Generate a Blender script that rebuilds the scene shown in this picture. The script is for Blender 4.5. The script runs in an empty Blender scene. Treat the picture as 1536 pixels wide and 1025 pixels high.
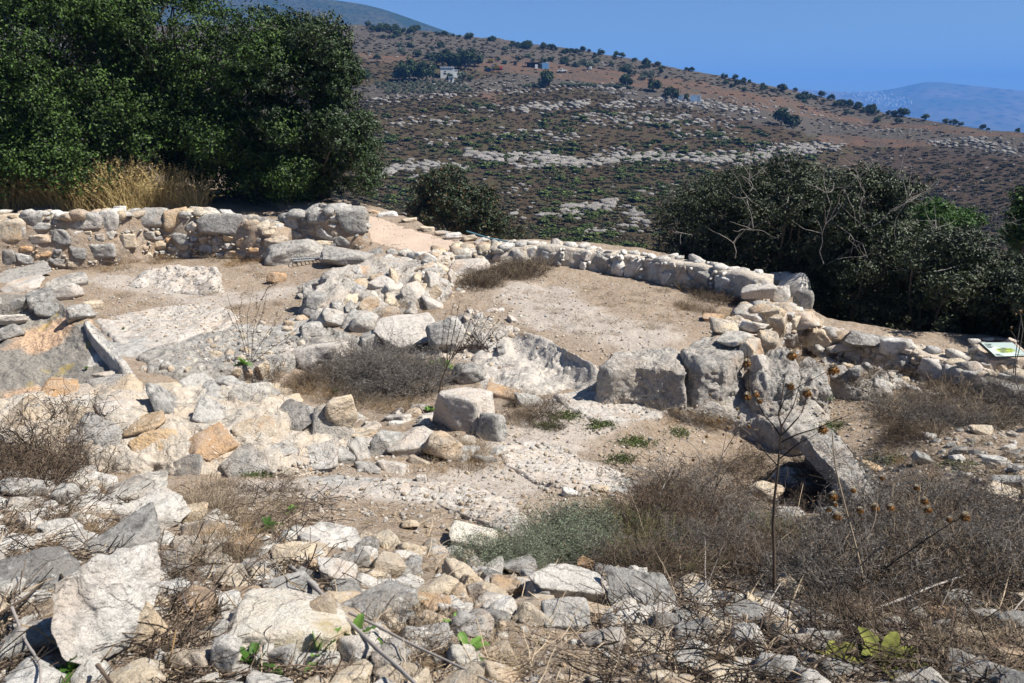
import bpy, bmesh, math, random
import numpy as np
from mathutils import Vector, Matrix
from mathutils.bvhtree import BVHTree

random.seed(11)
rng = np.random.default_rng(11)
scene = bpy.context.scene
COL = scene.collection
PI = math.pi

# ------------------------------------------------------------------ camera
CZ = 3.2
F = 1195.0
HZ = 170.0
PITCH = math.atan((512 - HZ) / F)
CP, SP = math.cos(PITCH), math.sin(PITCH)

def ray(px, py):
    x = (px - 768.0) / F
    y = (512.5 - py) / F
    # camera looks along +Y, tilted down
    return np.array([x, CP + y * SP, -SP + y * CP]) if np.isscalar(px) else \
        np.stack([x, CP + y * SP, -SP + y * CP], -1)

def W(px, py, z):                      # point seen at a pixel at height z
    d = ray(px, py)
    t = (z - CZ) / d[2]
    return np.array([0, 0, CZ]) + d * t

def WD(px, py, dist):                  # point at horizontal distance dist
    d = ray(px, py)
    t = dist / math.hypot(d[0], d[1])
    return np.array([0, 0, CZ]) + d * t

def proj(p):
    v = np.asarray(p, float) - np.array([0, 0, CZ])
    zc = v[..., 1] * CP - v[..., 2] * SP
    yc = v[..., 1] * SP + v[..., 2] * CP
    return 768 + F * v[..., 0] / zc, 512.5 - F * yc / zc

# ------------------------------------------------------------------ noise
def _h(i, j, k, s):
    n = (i.astype(np.int64) * 374761393 + j.astype(np.int64) * 668265263 +
         k.astype(np.int64) * 1274126177 + s * 974634777) & 0xFFFFFFFF
    n = ((n ^ (n >> 13)) * 1103515245) & 0xFFFFFFFF
    n = (n ^ (n >> 16)) & 0xFFFFFF
    return n / float(0xFFFFFF) * 2 - 1

def vnoise(p, s=0):
    p = np.asarray(p, float)
    i = np.floor(p).astype(np.int64)
    f = p - i
    u = f * f * (3 - 2 * f)
    x, y, z = i[..., 0], i[..., 1], i[..., 2]
    ux, uy, uz = u[..., 0], u[..., 1], u[..., 2]
    r = 0
    for dx in (0, 1):
        wx = ux if dx else 1 - ux
        for dy in (0, 1):
            wy = uy if dy else 1 - uy
            for dz in (0, 1):
                wz = uz if dz else 1 - uz
                r = r + wx * wy * wz * _h(x + dx, y + dy, z + dz, s)
    return r

def fbm(p, octv=4, s=0, gain=.5):
    a, r, q = 1.0, 0, np.asarray(p, float)
    for o in range(octv):
        r = r + a * vnoise(q, s + o * 17)
        q = q * 2.03 + 13.7
        a *= gain
    return r

def fbm2(x, y, octv=4, s=0, gain=.5):
    return fbm(np.stack([x, y, np.zeros_like(x) + .5], -1), octv, s, gain)

# ------------------------------------------------------------------ mesh helpers
def tag(o, label=None, cat=None, group=None, kind=None):
    if label: o['label'] = label
    if cat: o['category'] = cat
    if group: o['group'] = group
    if kind: o['kind'] = kind
    return o

def mkmesh(name, V, Fc, mat=None, smooth=True, attrs=None):
    me = bpy.data.meshes.new(name)
    V = np.asarray(V, np.float32).reshape(-1, 3)
    if isinstance(Fc, np.ndarray):
        Fc = [Fc]
    Fc = [np.asarray(f, np.int32) for f in Fc if len(f)]
    me.vertices.add(len(V))
    me.vertices.foreach_set('co', V.ravel())
    tot = np.concatenate([np.full(len(f), f.shape[1], np.int32) for f in Fc])
    idx = np.concatenate([f.ravel() for f in Fc])
    me.loops.add(len(idx))
    me.loops.foreach_set('vertex_index', idx)
    me.polygons.add(len(tot))
    st = np.concatenate([[0], np.cumsum(tot)[:-1]]).astype(np.int32)
    me.polygons.foreach_set('loop_start', st)
    me.polygons.foreach_set('loop_total', tot)
    me.polygons.foreach_set('use_smooth', np.full(len(tot), smooth))
    if attrs:
        for k, a in attrs.items():
            a = np.asarray(a, np.float32)
            if a.ndim == 1:
                at = me.attributes.new(k, 'FLOAT', 'POINT'); at.data.foreach_set('value', a)
            else:
                at = me.attributes.new(k, 'FLOAT_COLOR', 'POINT')
                c = np.ones((len(a), 4), np.float32); c[:, :a.shape[1]] = a
                at.data.foreach_set('color', c.ravel())
    me.update(calc_edges=True)
    if mat: me.materials.append(mat)
    return me

def link(name, me, parent=None, loc=None, rot=None, scale=None, mat=None):
    o = bpy.data.objects.new(name, me)
    COL.objects.link(o)
    if parent: o.parent = parent
    if loc is not None: o.location = [float(c) for c in loc]
    if rot is not None: o.rotation_euler = rot
    if scale is not None: o.scale = scale
    if mat is not None:
        o.material_slots[0].link = 'OBJECT'
        o.material_slots[0].material = mat
    return o

def empty(name, loc, rz=0, **k):
    o = bpy.data.objects.new(name, None)
    COL.objects.link(o)
    o.location = [float(c) for c in loc]; o.rotation_euler = (0, 0, rz)
    o.empty_display_size = .2
    return tag(o, **k)

class MB:                                # collects pieces into one mesh
    def __init__(s): s.v = []; s.t = []; s.q = []; s.n = 0; s.r = []
    def add(s, V, T=None, Q=None, r=None):
        V = np.asarray(V, float).reshape(-1, 3)
        s.v.append(V)
        if T is not None and len(T): s.t.append(np.asarray(T) + s.n)
        if Q is not None and len(Q): s.q.append(np.asarray(Q) + s.n)
        s.r.append(np.full(len(V), random.random() if r is None else r) if np.isscalar(r) or r is None else r)
        s.n += len(V)
    def box(s, c, d, rz=0):
        x, y, z = [k / 2 for k in d]
        V = np.array([[-x,-y,-z],[x,-y,-z],[x,y,-z],[-x,y,-z],[-x,-y,z],[x,-y,z],[x,y,z],[-x,y,z]])
        ca, sa = math.cos(rz), math.sin(rz)
        V = V @ np.array([[ca, sa, 0], [-sa, ca, 0], [0, 0, 1]]) + np.array(c)
        s.add(V, None, [[0,3,2,1],[4,5,6,7],[0,1,5,4],[1,2,6,5],[2,3,7,6],[3,0,4,7]])
    def mesh(s, name, mat, smooth=True):
        f = []
        if s.t: f.append(np.concatenate(s.t))
        if s.q: f.append(np.concatenate(s.q))
        return mkmesh(name, np.concatenate(s.v), f, mat, smooth, {'rnd': np.concatenate(s.r)})
    def build(s, name, mat, parent=None, smooth=True, **k):
        return link(name, s.mesh(name, mat, smooth), parent, **k)

def tubes(P, R, sides=3, cap=False):
    """P (N,K,3) polylines, R (N,K) radii -> verts, quads"""
    P = np.asarray(P, float); N, K, _ = P.shape
    R = np.broadcast_to(np.asarray(R, float), (N, K))
    D = np.gradient(P, axis=1)
    D /= np.linalg.norm(D, axis=2, keepdims=True) + 1e-9
    up = np.where(np.abs(D[..., 2:3]) < .9, np.array([0, 0, 1.]), np.array([1., 0, 0]))
    A = np.cross(D, up); A /= np.linalg.norm(A, axis=2, keepdims=True) + 1e-9
    B = np.cross(D, A)
    th = np.arange(sides) * 2 * PI / sides
    V = P[:, :, None, :] + R[:, :, None, None] * (A[:, :, None, :] * np.cos(th)[None, None, :, None] +
                                                 B[:, :, None, :] * np.sin(th)[None, None, :, None])
    n = np.arange(N)[:, None, None] * K * sides
    k = np.arange(K - 1)[None, :, None] * sides
    s = np.arange(sides)[None, None, :]; s2 = (s + 1) % sides
    Q = np.stack([n + k + s, n + k + s2, n + k + sides + s2, n + k + sides + s], -1).reshape(-1, 4)
    return V.reshape(-1, 3), Q

def leaves(P, Nn, L, Wd, seed=0):
    """rhombic folded leaves: centres P, normals Nn, length L, width Wd -> verts, tris"""
    r = np.random.default_rng(seed); n = len(P)
    Nn = Nn / (np.linalg.norm(Nn, axis=1, keepdims=True) + 1e-9)
    T = np.cross(Nn, r.normal(size=(n, 3))); T /= np.linalg.norm(T, axis=1, keepdims=True) + 1e-9
    B = np.cross(Nn, T)
    L = np.broadcast_to(np.asarray(L, float), (n,))[:, None]; Wd = np.broadcast_to(np.asarray(Wd, float), (n,))[:, None]
    V = np.stack([P - T * L / 2, P + B * Wd / 2 + Nn * Wd * .15, P + T * L / 2, P - B * Wd / 2 + Nn * Wd * .15], 1).reshape(-1, 3)
    i = np.arange(n)[:, None] * 4
    T1 = np.concatenate([i + [[0, 1, 2]], i + [[0, 2, 3]]])
    return V, T1

# ------------------------------------------------------------------ stones
_ICO = {}
def ico(sub):
    if sub not in _ICO:
        bm = bmesh.new(); bmesh.ops.create_icosphere(bm, subdivisions=sub, radius=1)
        V = np.array([v.co[:] for v in bm.verts]); T = np.array([[v.index for v in f.verts] for f in bm.faces])
        bm.free(); V /= np.linalg.norm(V, axis=1, keepdims=True); _ICO[sub] = (V, T)
    return _ICO[sub]

def stone_v(seed, sub=4, planes=11, sharp=16, rough=.05, box=.0):
    r = np.random.default_rng(seed); D, T = ico(sub)
    Nn = r.normal(size=(planes, 3)); Nn /= np.linalg.norm(Nn, axis=1, keepdims=True)
    dd = r.uniform(.55, 1.0, planes)
    ax = np.array([[1,0,0],[-1,0,0],[0,1,0],[0,-1,0],[0,0,1],[0,0,-1]]) + r.normal(size=(6, 3)) * .16
    ax /= np.linalg.norm(ax, axis=1, keepdims=True)
    Nn = np.concatenate([Nn, ax]); dd = np.concatenate([dd * (1 + box), np.full(6, .8)])
    q = np.clip(D @ Nn.T / dd, 0, None)
    rad = (q ** sharp).sum(1) ** (-1.0 / sharp)
    V = D * rad[:, None]
    off = r.uniform(0, 99, 3)
    V = V + D * (fbm(V * 1.6 + off, 4, seed % 91) * rough * 1.2)[:, None]
    if sub > 3:
        fc = np.floor(fbm(V * 2.3 + off, 3, seed % 53) * 5) / 5; V = V + D * (fc * rough * .55)[:, None]
        rd = np.abs(fbm(V * 5 + off, 3, seed % 67)); V = V - D * (rough * .6 * np.clip(.35 - rd, 0, 1))[:, None]
    lo, hi = V.min(0), V.max(0)
    return (V - (lo + hi) / 2) / (hi - lo), T

PROTO = []
def protos(mat):
    for i in range(26):
        V, T = stone_v(100 + i, 4, 6 + i % 7, 22 + (i * 7) % 40, .03 + .02 * (i % 3), .05 * (i % 3))
        PROTO.append(mkmesh('stone', V, T, mat))
LOW = []
for i in range(14):
    V, T = stone_v(300 + i, 2, 6 + i % 6, 30, .05)
    LOW.append((V, T))

def rotm(rz, rx=0, ry=0):
    return np.array(Matrix.Rotation(rz, 3, 'Z') @ Matrix.Rotation(rx, 3, 'X') @ Matrix.Rotation(ry, 3, 'Y'))

def lowstone(mb, p, d, r=None, tilt=.3, sub=None):
    V, T = LOW[random.randrange(len(LOW))] if sub is None else sub[random.randrange(len(sub))]
    M = rotm(random.uniform(0, 6.28), random.gauss(0, tilt), random.gauss(0, tilt))
    mb.add((V * np.array(d)) @ M.T + p, T, None, random.random() if r is None else r)

# ------------------------------------------------------------------ materials
def nt(name):
    m = bpy.data.materials.new(name); m.use_nodes = True
    t = m.node_tree; t.nodes.clear()
    return m, t
class G:
    def __init__(s, t): s.t = t
    def n(s, typ, **k):
        nd = s.t.nodes.new(typ)
        for a, b in k.items(): setattr(nd, a, b)
        return nd
    def put(s, sock, v):
        if isinstance(v, bpy.types.NodeSocket): s.t.links.new(v, sock)
        elif v is not None: sock.default_value = v
    def noise(s, vec, scale, detail=6, rough=.55, dist=0):
        n = s.n('ShaderNodeTexNoise'); s.put(n.inputs['Vector'], vec)
        n.inputs['Scale'].default_value = scale; n.inputs['Detail'].default_value = detail
        n.inputs['Roughness'].default_value = rough; n.inputs['Distortion'].default_value = dist
        return n.outputs['Fac']
    def vor(s, vec, scale, feature='F1', out='Distance', rnd=1):
        n = s.n('ShaderNodeTexVoronoi', feature=feature); s.put(n.inputs['Vector'], vec)
        n.inputs['Scale'].default_value = scale; n.inputs['Randomness'].default_value = rnd
        return n.outputs[out]
    def ramp(s, v, stops, interp='LINEAR'):
        n = s.n('ShaderNodeValToRGB'); s.put(n.inputs[0], v); cr = n.color_ramp; cr.interpolation = interp
        while len(cr.elements) < len(stops): cr.elements.new(.5)
        for e, (p, c) in zip(cr.elements, stops):
            e.position = p; e.color = (c, c, c, 1) if np.isscalar(c) else (*c, 1)
        return n.outputs[0]
    def mix(s, f, a, b, mode='MIX'):
        n = s.n('ShaderNodeMix', data_type='RGBA', blend_type=mode)
        s.put(n.inputs[0], f); 
        for sock, v in ((n.inputs[6], a), (n.inputs[7], b)):
            s.put(sock, (*v, 1) if isinstance(v, tuple) and len(v) == 3 else v)
        return n.outputs[2]
    def m(s, op, a, b=None, c=None, clamp=False):
        n = s.n('ShaderNodeMath', operation=op); n.use_clamp = clamp
        s.put(n.inputs[0], a)
        if b is not None: s.put(n.inputs[1], b)
        if c is not None: s.put(n.inputs[2], c)
        return n.outputs[0]
    def vm(s, op, a, b):
        n = s.n('ShaderNodeVectorMath', operation=op); s.put(n.inputs[0], a); s.put(n.inputs[1], b); return n.outputs[0]
    def attr(s, name, out='Fac'):
        n = s.n('ShaderNodeAttribute'); n.attribute_name = name; return n.outputs[out]
    def bump(s, h, strength, dist, nrm=None):
        n = s.n('ShaderNodeBump'); s.put(n.inputs['Height'], h); n.inputs['Strength'].default_value = strength
        n.inputs['Distance'].default_value = dist
        if nrm is not None: s.put(n.inputs['Normal'], nrm)
        return n.outputs[0]
    def out(s, col, rough=.9, normal=None, spec=.25, trans=None):
        b = s.n('ShaderNodeBsdfPrincipled'); o = s.n('ShaderNodeOutputMaterial')
        s.put(b.inputs['Base Color'], (*col, 1) if isinstance(col, tuple) else col)
        s.put(b.inputs['Roughness'], rough); b.inputs['Specular IOR Level'].default_value = spec
        if normal is not None: s.put(b.inputs['Normal'], normal)
        sh = b.outputs[0]
        if trans:
            tr = s.n('ShaderNodeBsdfTranslucent'); s.put(tr.inputs[0], col)
            mx = s.n('ShaderNodeMixShader'); mx.inputs[0].default_value = trans
            s.t.links.new(sh, mx.inputs[1]); s.t.links.new(tr.outputs[0], mx.inputs[2]); sh = mx.outputs[0]
        s.t.links.new(sh, o.inputs[0])

def coords(g, k=37.0):
    geo = g.n('ShaderNodeNewGeometry'); oi = g.n('ShaderNodeObjectInfo')
    r = g.m('FRACT', g.m('ADD', oi.outputs['Random'], g.attr('rnd')))
    off = g.n('ShaderNodeCombineXYZ')
    g.put(off.inputs[0], g.m('MULTIPLY', r, k)); g.put(off.inputs[1], g.m('MULTIPLY', r, k * 1.7)); g.put(off.inputs[2], g.m('MULTIPLY', r, k * .6))
    return g.vm('ADD', geo.outputs['Position'], off.outputs[0]), r, geo

def rockmat(name, cols, grey=.45, dark=.3, warm=.3, greycol=(.25, .24, .22), warmcol=(.50, .30, .15), bs=1.0, moss=0.0, orient=True):
    """limestone: cols = palette picked per stone, weathered grey skin, black lichen specks, warm clay stains"""
    m, t = nt(name); g = G(t)
    p, r, geo = coords(g)
    n0 = g.noise(p, 1.1, 3); n1 = g.noise(p, 5, 8, .62); n2 = g.noise(p, 17, 8, .68); n3 = g.noise(p, 70, 5, .7)
    k = len(cols)
    base = g.ramp(r, [(i / k, c) for i, c in enumerate(cols)], 'CONSTANT')
    base = g.mix(g.ramp(n1, [(.35, 0), (.7, .55)]), base, g.mix(.55, base, (.62, .60, .55)))
    # per-stone chance of warm stain and of grey skin
    r2 = g.m('FRACT', g.m('MULTIPLY', r, 7.31)); r3 = g.m('FRACT', g.m('MULTIPLY', r, 13.77))
    wm = g.m('MULTIPLY', g.ramp(g.noise(p, 3.2, 6, .6, .6), [(.46, 0), (.64, 1)]), g.m('MULTIPLY', r2, warm * 1.6), clamp=True)
    base = g.mix(wm, base, warmcol)
    up = g.n('ShaderNodeSeparateXYZ'); g.put(up.inputs[0], geo.outputs['Normal'])
    gm = g.ramp(g.m('ADD', g.m('MULTIPLY', n1, .55), g.m('MULTIPLY', n2, .55)), [(.47, 0), (.62, 1)])
    gm = g.m('MULTIPLY', gm, g.m('ADD', grey * .6, g.m('MULTIPLY', r3, grey * .9)), clamp=True)
    if orient:
        gm = g.m('MULTIPLY', gm, g.m('MULTIPLY_ADD', up.outputs[2], .35, .65, clamp=True))
    base = g.mix(gm, base, greycol)
    dm = g.m('MULTIPLY', g.ramp(g.m('ADD', g.m('MULTIPLY', n2, .7), g.m('MULTIPLY', n3, .35)), [(.545, 0), (.64, 1)]), dark, clamp=True)
    base = g.mix(dm, base, (.045, .043, .04))
    wl = g.m('MULTIPLY', g.ramp(g.noise(p, 28, 4, .6), [(.60, 0), (.68, 1)]), .5)
    base = g.mix(wl, base, (.72, .71, .68))
    if moss:
        mm = g.m('MULTIPLY', g.ramp(g.noise(p, 2.3, 6, .65, .4), [(.56, 0), (.66, 1)]), moss)
        base = g.mix(mm, base, (.38, .27, .05))
    base = g.mix(g.m('MULTIPLY', g.ramp(n3, [(.3, 1), (.6, 0)]), .35), base, g.mix(.5, base, (.08, .075, .065)))
    wn = g.n('ShaderNodeTexNoise'); g.put(wn.inputs['Vector'], p); wn.inputs['Scale'].default_value = 4; wn.inputs['Detail'].default_value = 5
    wv = g.n('ShaderNodeVectorMath', operation='MULTIPLY_ADD'); g.put(wv.inputs[0], wn.outputs['Color']); wv.inputs[1].default_value = (.35, .35, .35); g.put(wv.inputs[2], p)
    cr = g.vor(wv.outputs[0], 4.2, 'DISTANCE_TO_EDGE')
    crk = g.ramp(g.m('ADD', cr, g.m('MULTIPLY', n2, .05)), [(.015, 0), (.05, 1)])
    crk = g.m('MAXIMUM', crk, g.ramp(n0, [(.46, 1), (.56, 0)]))
    pit = g.ramp(g.vor(g.vm('ADD', p, (3, 1, 2)), 34), [(.12, 0), (.3, 1)])
    base = g.mix(g.m('MULTIPLY_ADD', crk, -.45, .45), base, (.10, .085, .07))
    h = g.m('ADD', g.m('MULTIPLY', n1, 1.2), g.m('MULTIPLY', n2, .6))
    h = g.m('ADD', h, g.m('MULTIPLY', crk, .22)); h = g.m('ADD', h, g.m('MULTIPLY', pit, .10))
    nb = g.bump(h, .9, .05 * bs)
    nb = g.bump(g.m('ADD', n3, g.m('MULTIPLY', n2, .6)), .8, .012 * bs, nb)
    g.out(base, .93, nb, .12)
    return m

M = {}
pale = (.64, .59, .50); white = (.70, .67, .61); cream = (.66, .54, .38); tan = (.52, .39, .26); lgrey = (.50, .475, .43); grey = (.32, .31, .285)
M['rock'] = rockmat('limestone', [pale, cream, lgrey, white, pale, tan, lgrey, cream], .42, .5, .45)
M['white'] = rockmat('white_limestone', [(.74, .71, .64), (.66, .62, .55), (.72, .68, .61)], .30, .35, .25, moss=.0)
M['cream'] = rockmat('cream_limestone', [cream, (.66, .54, .38), (.56, .45, .32)], .18, .25, .5)
M['yellow'] = rockmat('stained_limestone', [(.78, .72, .60)], .05, .12, .3, moss=.55)
M['orange'] = rockmat('ochre_limestone', [(.52, .32, .16), (.58, .40, .22)], .2, .25, .6)
M['grey'] = rockmat('grey_limestone', [lgrey, (.38, .36, .325), (.48, .455, .41)], .8, .6, .25)
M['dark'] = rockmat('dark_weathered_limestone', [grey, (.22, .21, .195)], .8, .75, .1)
M['bedrock'] = rockmat('bedrock', [(.54, .50, .44), (.58, .53, .46)], .62, .35, .35, greycol=(.27, .26, .24), bs=1.5)
M['bedpale'] = rockmat('worn_bedrock', [(.53, .475, .41)], .45, .25, .35, greycol=(.32, .305, .28), bs=.7)
M['mortar'] = rockmat('lime_mortar', [(.56, .48, .38)], .35, .22, .5, greycol=(.34, .32, .28), bs=.8)
M['earthmortar'] = rockmat('earth_mortar', [(.38, .28, .19)], .2, .3, .5, warmcol=(.42, .26, .14), bs=1.2)
M['hillrock'] = rockmat('hill_limestone', [(.38, .35, .31), (.30, .28, .25), (.46, .43, .39)], .6, .5, .15, bs=6)

def plastermat():
    m, t = nt('old_plaster'); g = G(t); p, r, geo = coords(g, 0)
    n = g.noise(p, 2.2, 8, .62, .3); n2 = g.noise(p, 30, 6, .7); n3 = g.noise(p, 1.3, 4, .5)
    c = g.mix(g.ramp(n3, [(.54, 0), (.60, 1)]), (.24, .22, .19), (.50, .34, .22))
    c = g.mix(g.ramp(g.noise(p, 60, 4, .7), [(.45, .0), (.62, .7)]), c, (.08, .075, .065))
    c = g.mix(g.m('MULTIPLY', g.ramp(g.noise(p, 3.3, 5, .6), [(.60, 0), (.68, 1)]), .7), c, (.33, .24, .04))
    c = g.mix(g.m('MULTIPLY', g.ramp(n, [(.60, 0), (.66, 1)]), .6), c, (.5, .48, .44))
    g.out(c, .95, g.bump(g.m('ADD', n2, g.m('MULTIPLY', n, 2)), .7, .015), .1)
    return m
M['plaster'] = plastermat()

def groundmat():
    m, t = nt('dry_ground'); g = G(t); geo = g.n('ShaderNodeNewGeometry'); p = geo.outputs['Position']
    sep = g.n('ShaderNodeSeparateColor'); g.put(sep.inputs[0], g.attr('mask', 'Color'))
    n1 = g.noise(p, 2.0, 8, .6); n2 = g.noise(p, 14, 8, .65); n3 = g.noise(p, 60, 6, .7); n0 = g.noise(p, .5, 4)
    dirt = g.mix(g.ramp(n1, [(.3, 0), (.7, 1)]), (.36, .30, .24), (.27, .215, .165))
    dirt = g.mix(g.m('MULTIPLY', g.ramp(n3, [(.42, 0), (.6, 1)]), .45), dirt, (.22, .16, .11))
    pal = g.mix(g.ramp(n2, [(.35, 0), (.65, 1)]), (.43, .375, .32), (.35, .305, .26))
    lit = g.mix(g.ramp(n3, [(.38, 0), (.62, 1)]), (.26, .175, .10), (.10, .075, .05))
    lit = g.mix(g.ramp(g.noise(p, 35, 4, .6, 1.5), [(.52, 0), (.60, .8)]), lit, (.38, .28, .17))
    rock = g.mix(g.ramp(n2, [(.4, 0), (.62, 1)]), (.44, .42, .385), (.25, .245, .23))
    pm = g.ramp(g.m('ADD', g.m('MULTIPLY', sep.outputs[0], .8), g.m('MULTIPLY', n1, .5)), [(.42, 0), (.6, 1)])
    lm = g.ramp(g.m('ADD', g.m('MULTIPLY', sep.outputs[1], .8), g.m('MULTIPLY', n2, .5)), [(.45, 0), (.60, 1)])
    rm = g.ramp(g.m('ADD', g.m('MULTIPLY', sep.outputs[2], .8), g.m('MULTIPLY', n1, .5)), [(.52, 0), (.62, 1)])
    c = g.mix(pm, dirt, pal); c = g.mix(lm, c, lit); c = g.mix(rm, c, rock)
    # gravel cells of several sizes
    hh = g.m('MULTIPLY', n3, .5)
    for sc, thr, amt in ((28, .30, .55), (60, .33, .6)):
        vd = g.vor(p, sc); vc = g.vor(p, sc, 'F1', 'Color')
        s2 = g.n('ShaderNodeSeparateColor'); g.put(s2.inputs[0], vc)
        on = g.m('MULTIPLY', g.ramp(vd, [(thr - .06, 1), (thr, 0)]), g.ramp(g.m('ADD', s2.outputs[0], g.m('MULTIPLY', n0, .3)), [(.62, 0), (.66, 1)]))
        on = g.m('MULTIPLY', on, g.m('MULTIPLY_ADD', sep.outputs[1], -.6, 1.0, clamp=True))
        cc = g.ramp(s2.outputs[1], [(0, (.62, .58, .50)), (.4, (.5, .38, .26)), (.7, (.35, .33, .30)), (.9, (.68, .65, .6))])
        c = g.mix(g.m('MULTIPLY', on, amt), c, cc)
        hh = g.m('ADD', hh, g.m('MULTIPLY', on, .5))
    nb = g.bump(g.m('ADD', n2, g.m('MULTIPLY', n1, 1.5)), .8, .05)
    nb = g.bump(hh, .9, .012, nb)
    g.out(c, .95, nb, .1)
    return m
M['ground'] = groundmat()

def pathmat():
    m, t = nt('gravel_path'); g = G(t); geo = g.n('ShaderNodeNewGeometry'); p = geo.outputs['Position']
    n1 = g.noise(p, 1.3, 6); n3 = g.noise(p, 50, 6, .7)
    c = g.mix(n1, (.54, .42, .33), (.46, .36, .28))
    c = g.mix(g.ramp(n3, [(.5, 0), (.65, .6)]), c, (.25, .19, .14))
    g.out(c, .95, g.bump(n3, .8, .02), .1); return m
M['path'] = pathmat()

def hillmat():
    m, t = nt('scrub_hillside'); g = G(t); geo = g.n('ShaderNodeNewGeometry'); p = geo.outputs['Position']
    sep = g.n('ShaderNodeSeparateColor'); g.put(sep.inputs[0], g.attr('mask', 'Color'))
    n0 = g.noise(p, .03, 5); n1 = g.noise(p, .16, 8, .65); n2 = g.noise(p, .9, 8, .7); n3 = g.noise(p, 3.0, 5, .7)
    scrub = g.mix(g.ramp(n2, [(.4, 0), (.6, 1)]), (.078, .050, .029), (.115, .084, .050))
    scrub = g.mix(g.ramp(n1, [(.45, 0), (.62, .8)]), scrub, (.085, .080, .038))
    scrub = g.mix(g.ramp(n3, [(.5, 0), (.62, .7)]), scrub, (.04, .035, .025))
    soil = g.mix(g.ramp(n1, [(.35, 0), (.6, 1)]), (.18, .105, .068), (.115, .092, .070))
    soil = g.mix(g.ramp(n3, [(.48, 0), (.66, .6)]), soil, (.10, .07, .045))
    burnt = g.mix(g.ramp(n2, [(.4, 0), (.65, 1)]), (.060, .043, .030), (.115, .083, .055))
    dry = g.mix(g.ramp(n2, [(.35, 0), (.65, 1)]), (.125, .108, .088), (.080, .070, .056))
    def msk(ch, a=.45, b=.62):
        return g.ramp(g.m('ADD', g.m('MULTIPLY', ch, .75), g.m('MULTIPLY', g.m('ADD', n1, n2), .25)), [(a, 0), (b, 1)])
    c = g.mix(msk(sep.outputs[1]), scrub, burnt)
    c = g.mix(msk(sep.outputs[2]), c, dry)
    c = g.mix(msk(sep.outputs[0]), c, soil)
    g.out(c, .97, g.bump(g.m('ADD', n2, g.m('MULTIPLY', n3, .6)), 1, 1.0), .05); return m
M['hill'] = hillmat()

def simple(name, col, rough=.8, var=.25, scale=20, bump=.0, spec=.2, trans=None, island=False, metal=0, col2=None):
    m, t = nt(name); g = G(t); geo = g.n('ShaderNodeNewGeometry'); oi = g.n('ShaderNodeObjectInfo')
    n = g.noise(geo.outputs['Position'], scale, 4)
    v = g.m('ADD', n, g.m('MULTIPLY', g.m('SUBTRACT', geo.outputs['Random Per Island'], .5), 1.0 if island else 0))
    a = tuple(c * (1 - var) for c in col); b = tuple(min(1, c * (1 + var)) for c in (col2 or col))
    c = g.ramp(v, [(.2, a), (.8, b)])
    hs = g.n('ShaderNodeHueSaturation'); g.put(hs.inputs['Color'], c)
    g.put(hs.inputs['Value'], g.m('MULTIPLY_ADD', oi.outputs['Random'], .3, .85))
    g.out(hs.outputs[0], rough, g.bump(n, .6, bump) if bump else None, spec, trans)
    if metal:
        for nd in t.nodes:
            if nd.type == 'BSDF_PRINCIPLED': nd.inputs['Metallic'].default_value = metal
    return m
M['oakleaf'] = simple('oak_leaf', (.016, .034, .007), .5, .55, .8, spec=.18, trans=.04, island=True, col2=(.040, .072, .014))
M['oakleaf2'] = simple('grey_oak_leaf', (.028, .045, .016), .5, .45, .8, spec=.3, trans=.06, island=True)
M['bushleaf'] = simple('lentisk_leaf', (.026, .036, .017), .5, .5, 1.0, spec=.25, trans=.05, island=True, col2=(.050, .062, .030))
M['brightleaf'] = simple('bright_leaf', (.038, .085, .014), .5, .4, 3, trans=.2, island=True)
M['redberry'] = simple('red_foliage', (.085, .048, .02), .6, .4, 3, trans=.1, island=True)
M['farleaf'] = simple('hill_tree_leaf', (.035, .055, .018), .7, .4, .4, island=True)
M['olive'] = simple('olive_leaf', (.115, .135, .085), .6, .3, .4, island=True)
M['scrubleaf'] = simple('scrub_leaf', (.065, .088, .022), .7, .4, .3, island=True)
M['brownscrub'] = simple('brown_scrub', (.075, .050, .028), .9, .5, .15, col2=(.080, .070, .034), island=True)
M['greyscrub'] = simple('grey_scrub', (.07, .072, .038), .9, .3, .3, island=True)
M['bark'] = simple('bark', (.10, .085, .07), .9, .3, 9, .02)
M['deadwood'] = simple('dead_wood', (.30, .27, .24), .85, .25, 15)
M['drystem'] = simple('dry_stem', (.15, .11, .07), .8, .55, 6, island=True, col2=(.28, .22, .15))
M['darkstem'] = simple('dark_dry_stem', (.030, .021, .014), .85, .6, 6, island=True, col2=(.085, .062, .044))
M['greystem'] = simple('grey_stem', (.13, .115, .10), .85, .5, 8, island=True)
M['ochrestem'] = simple('ochre_stem', (.24, .15, .065), .8, .4, 6, island=True)
M['straw'] = simple('straw', (.55, .43, .20), .75, .35, 4, island=True, trans=.1)
M['sage'] = simple('sage_leaf', (.17, .20, .13), .7, .35, 5, island=True, trans=.1)
M['greysage'] = simple('grey_bush_leaf', (.14, .13, .115), .8, .4, 5, island=True)
M['green'] = simple('fresh_leaf', (.11, .20, .04), .5, .3, 6, island=True, trans=.2)
M['yellowgreen'] = simple('mullein_leaf', (.085, .12, .03), .85, .4, 25, trans=.08, col2=(.19, .18, .045), spec=.1)
M['thistle'] = simple('thistle_head', (.22, .11, .035), .8, .35, 30, island=True)
M['floss'] = simple('thistle_floss', (.62, .54, .40), .9, .2, 30, island=True)

M['olivestem'] = simple('olive_stem', (.075, .085, .028), .8, .4, 5, island=True, col2=(.17, .15, .07))
M['ochreleaf'] = simple('dead_leaf', (.075, .048, .028), .85, .5, 5, island=True)
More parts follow.
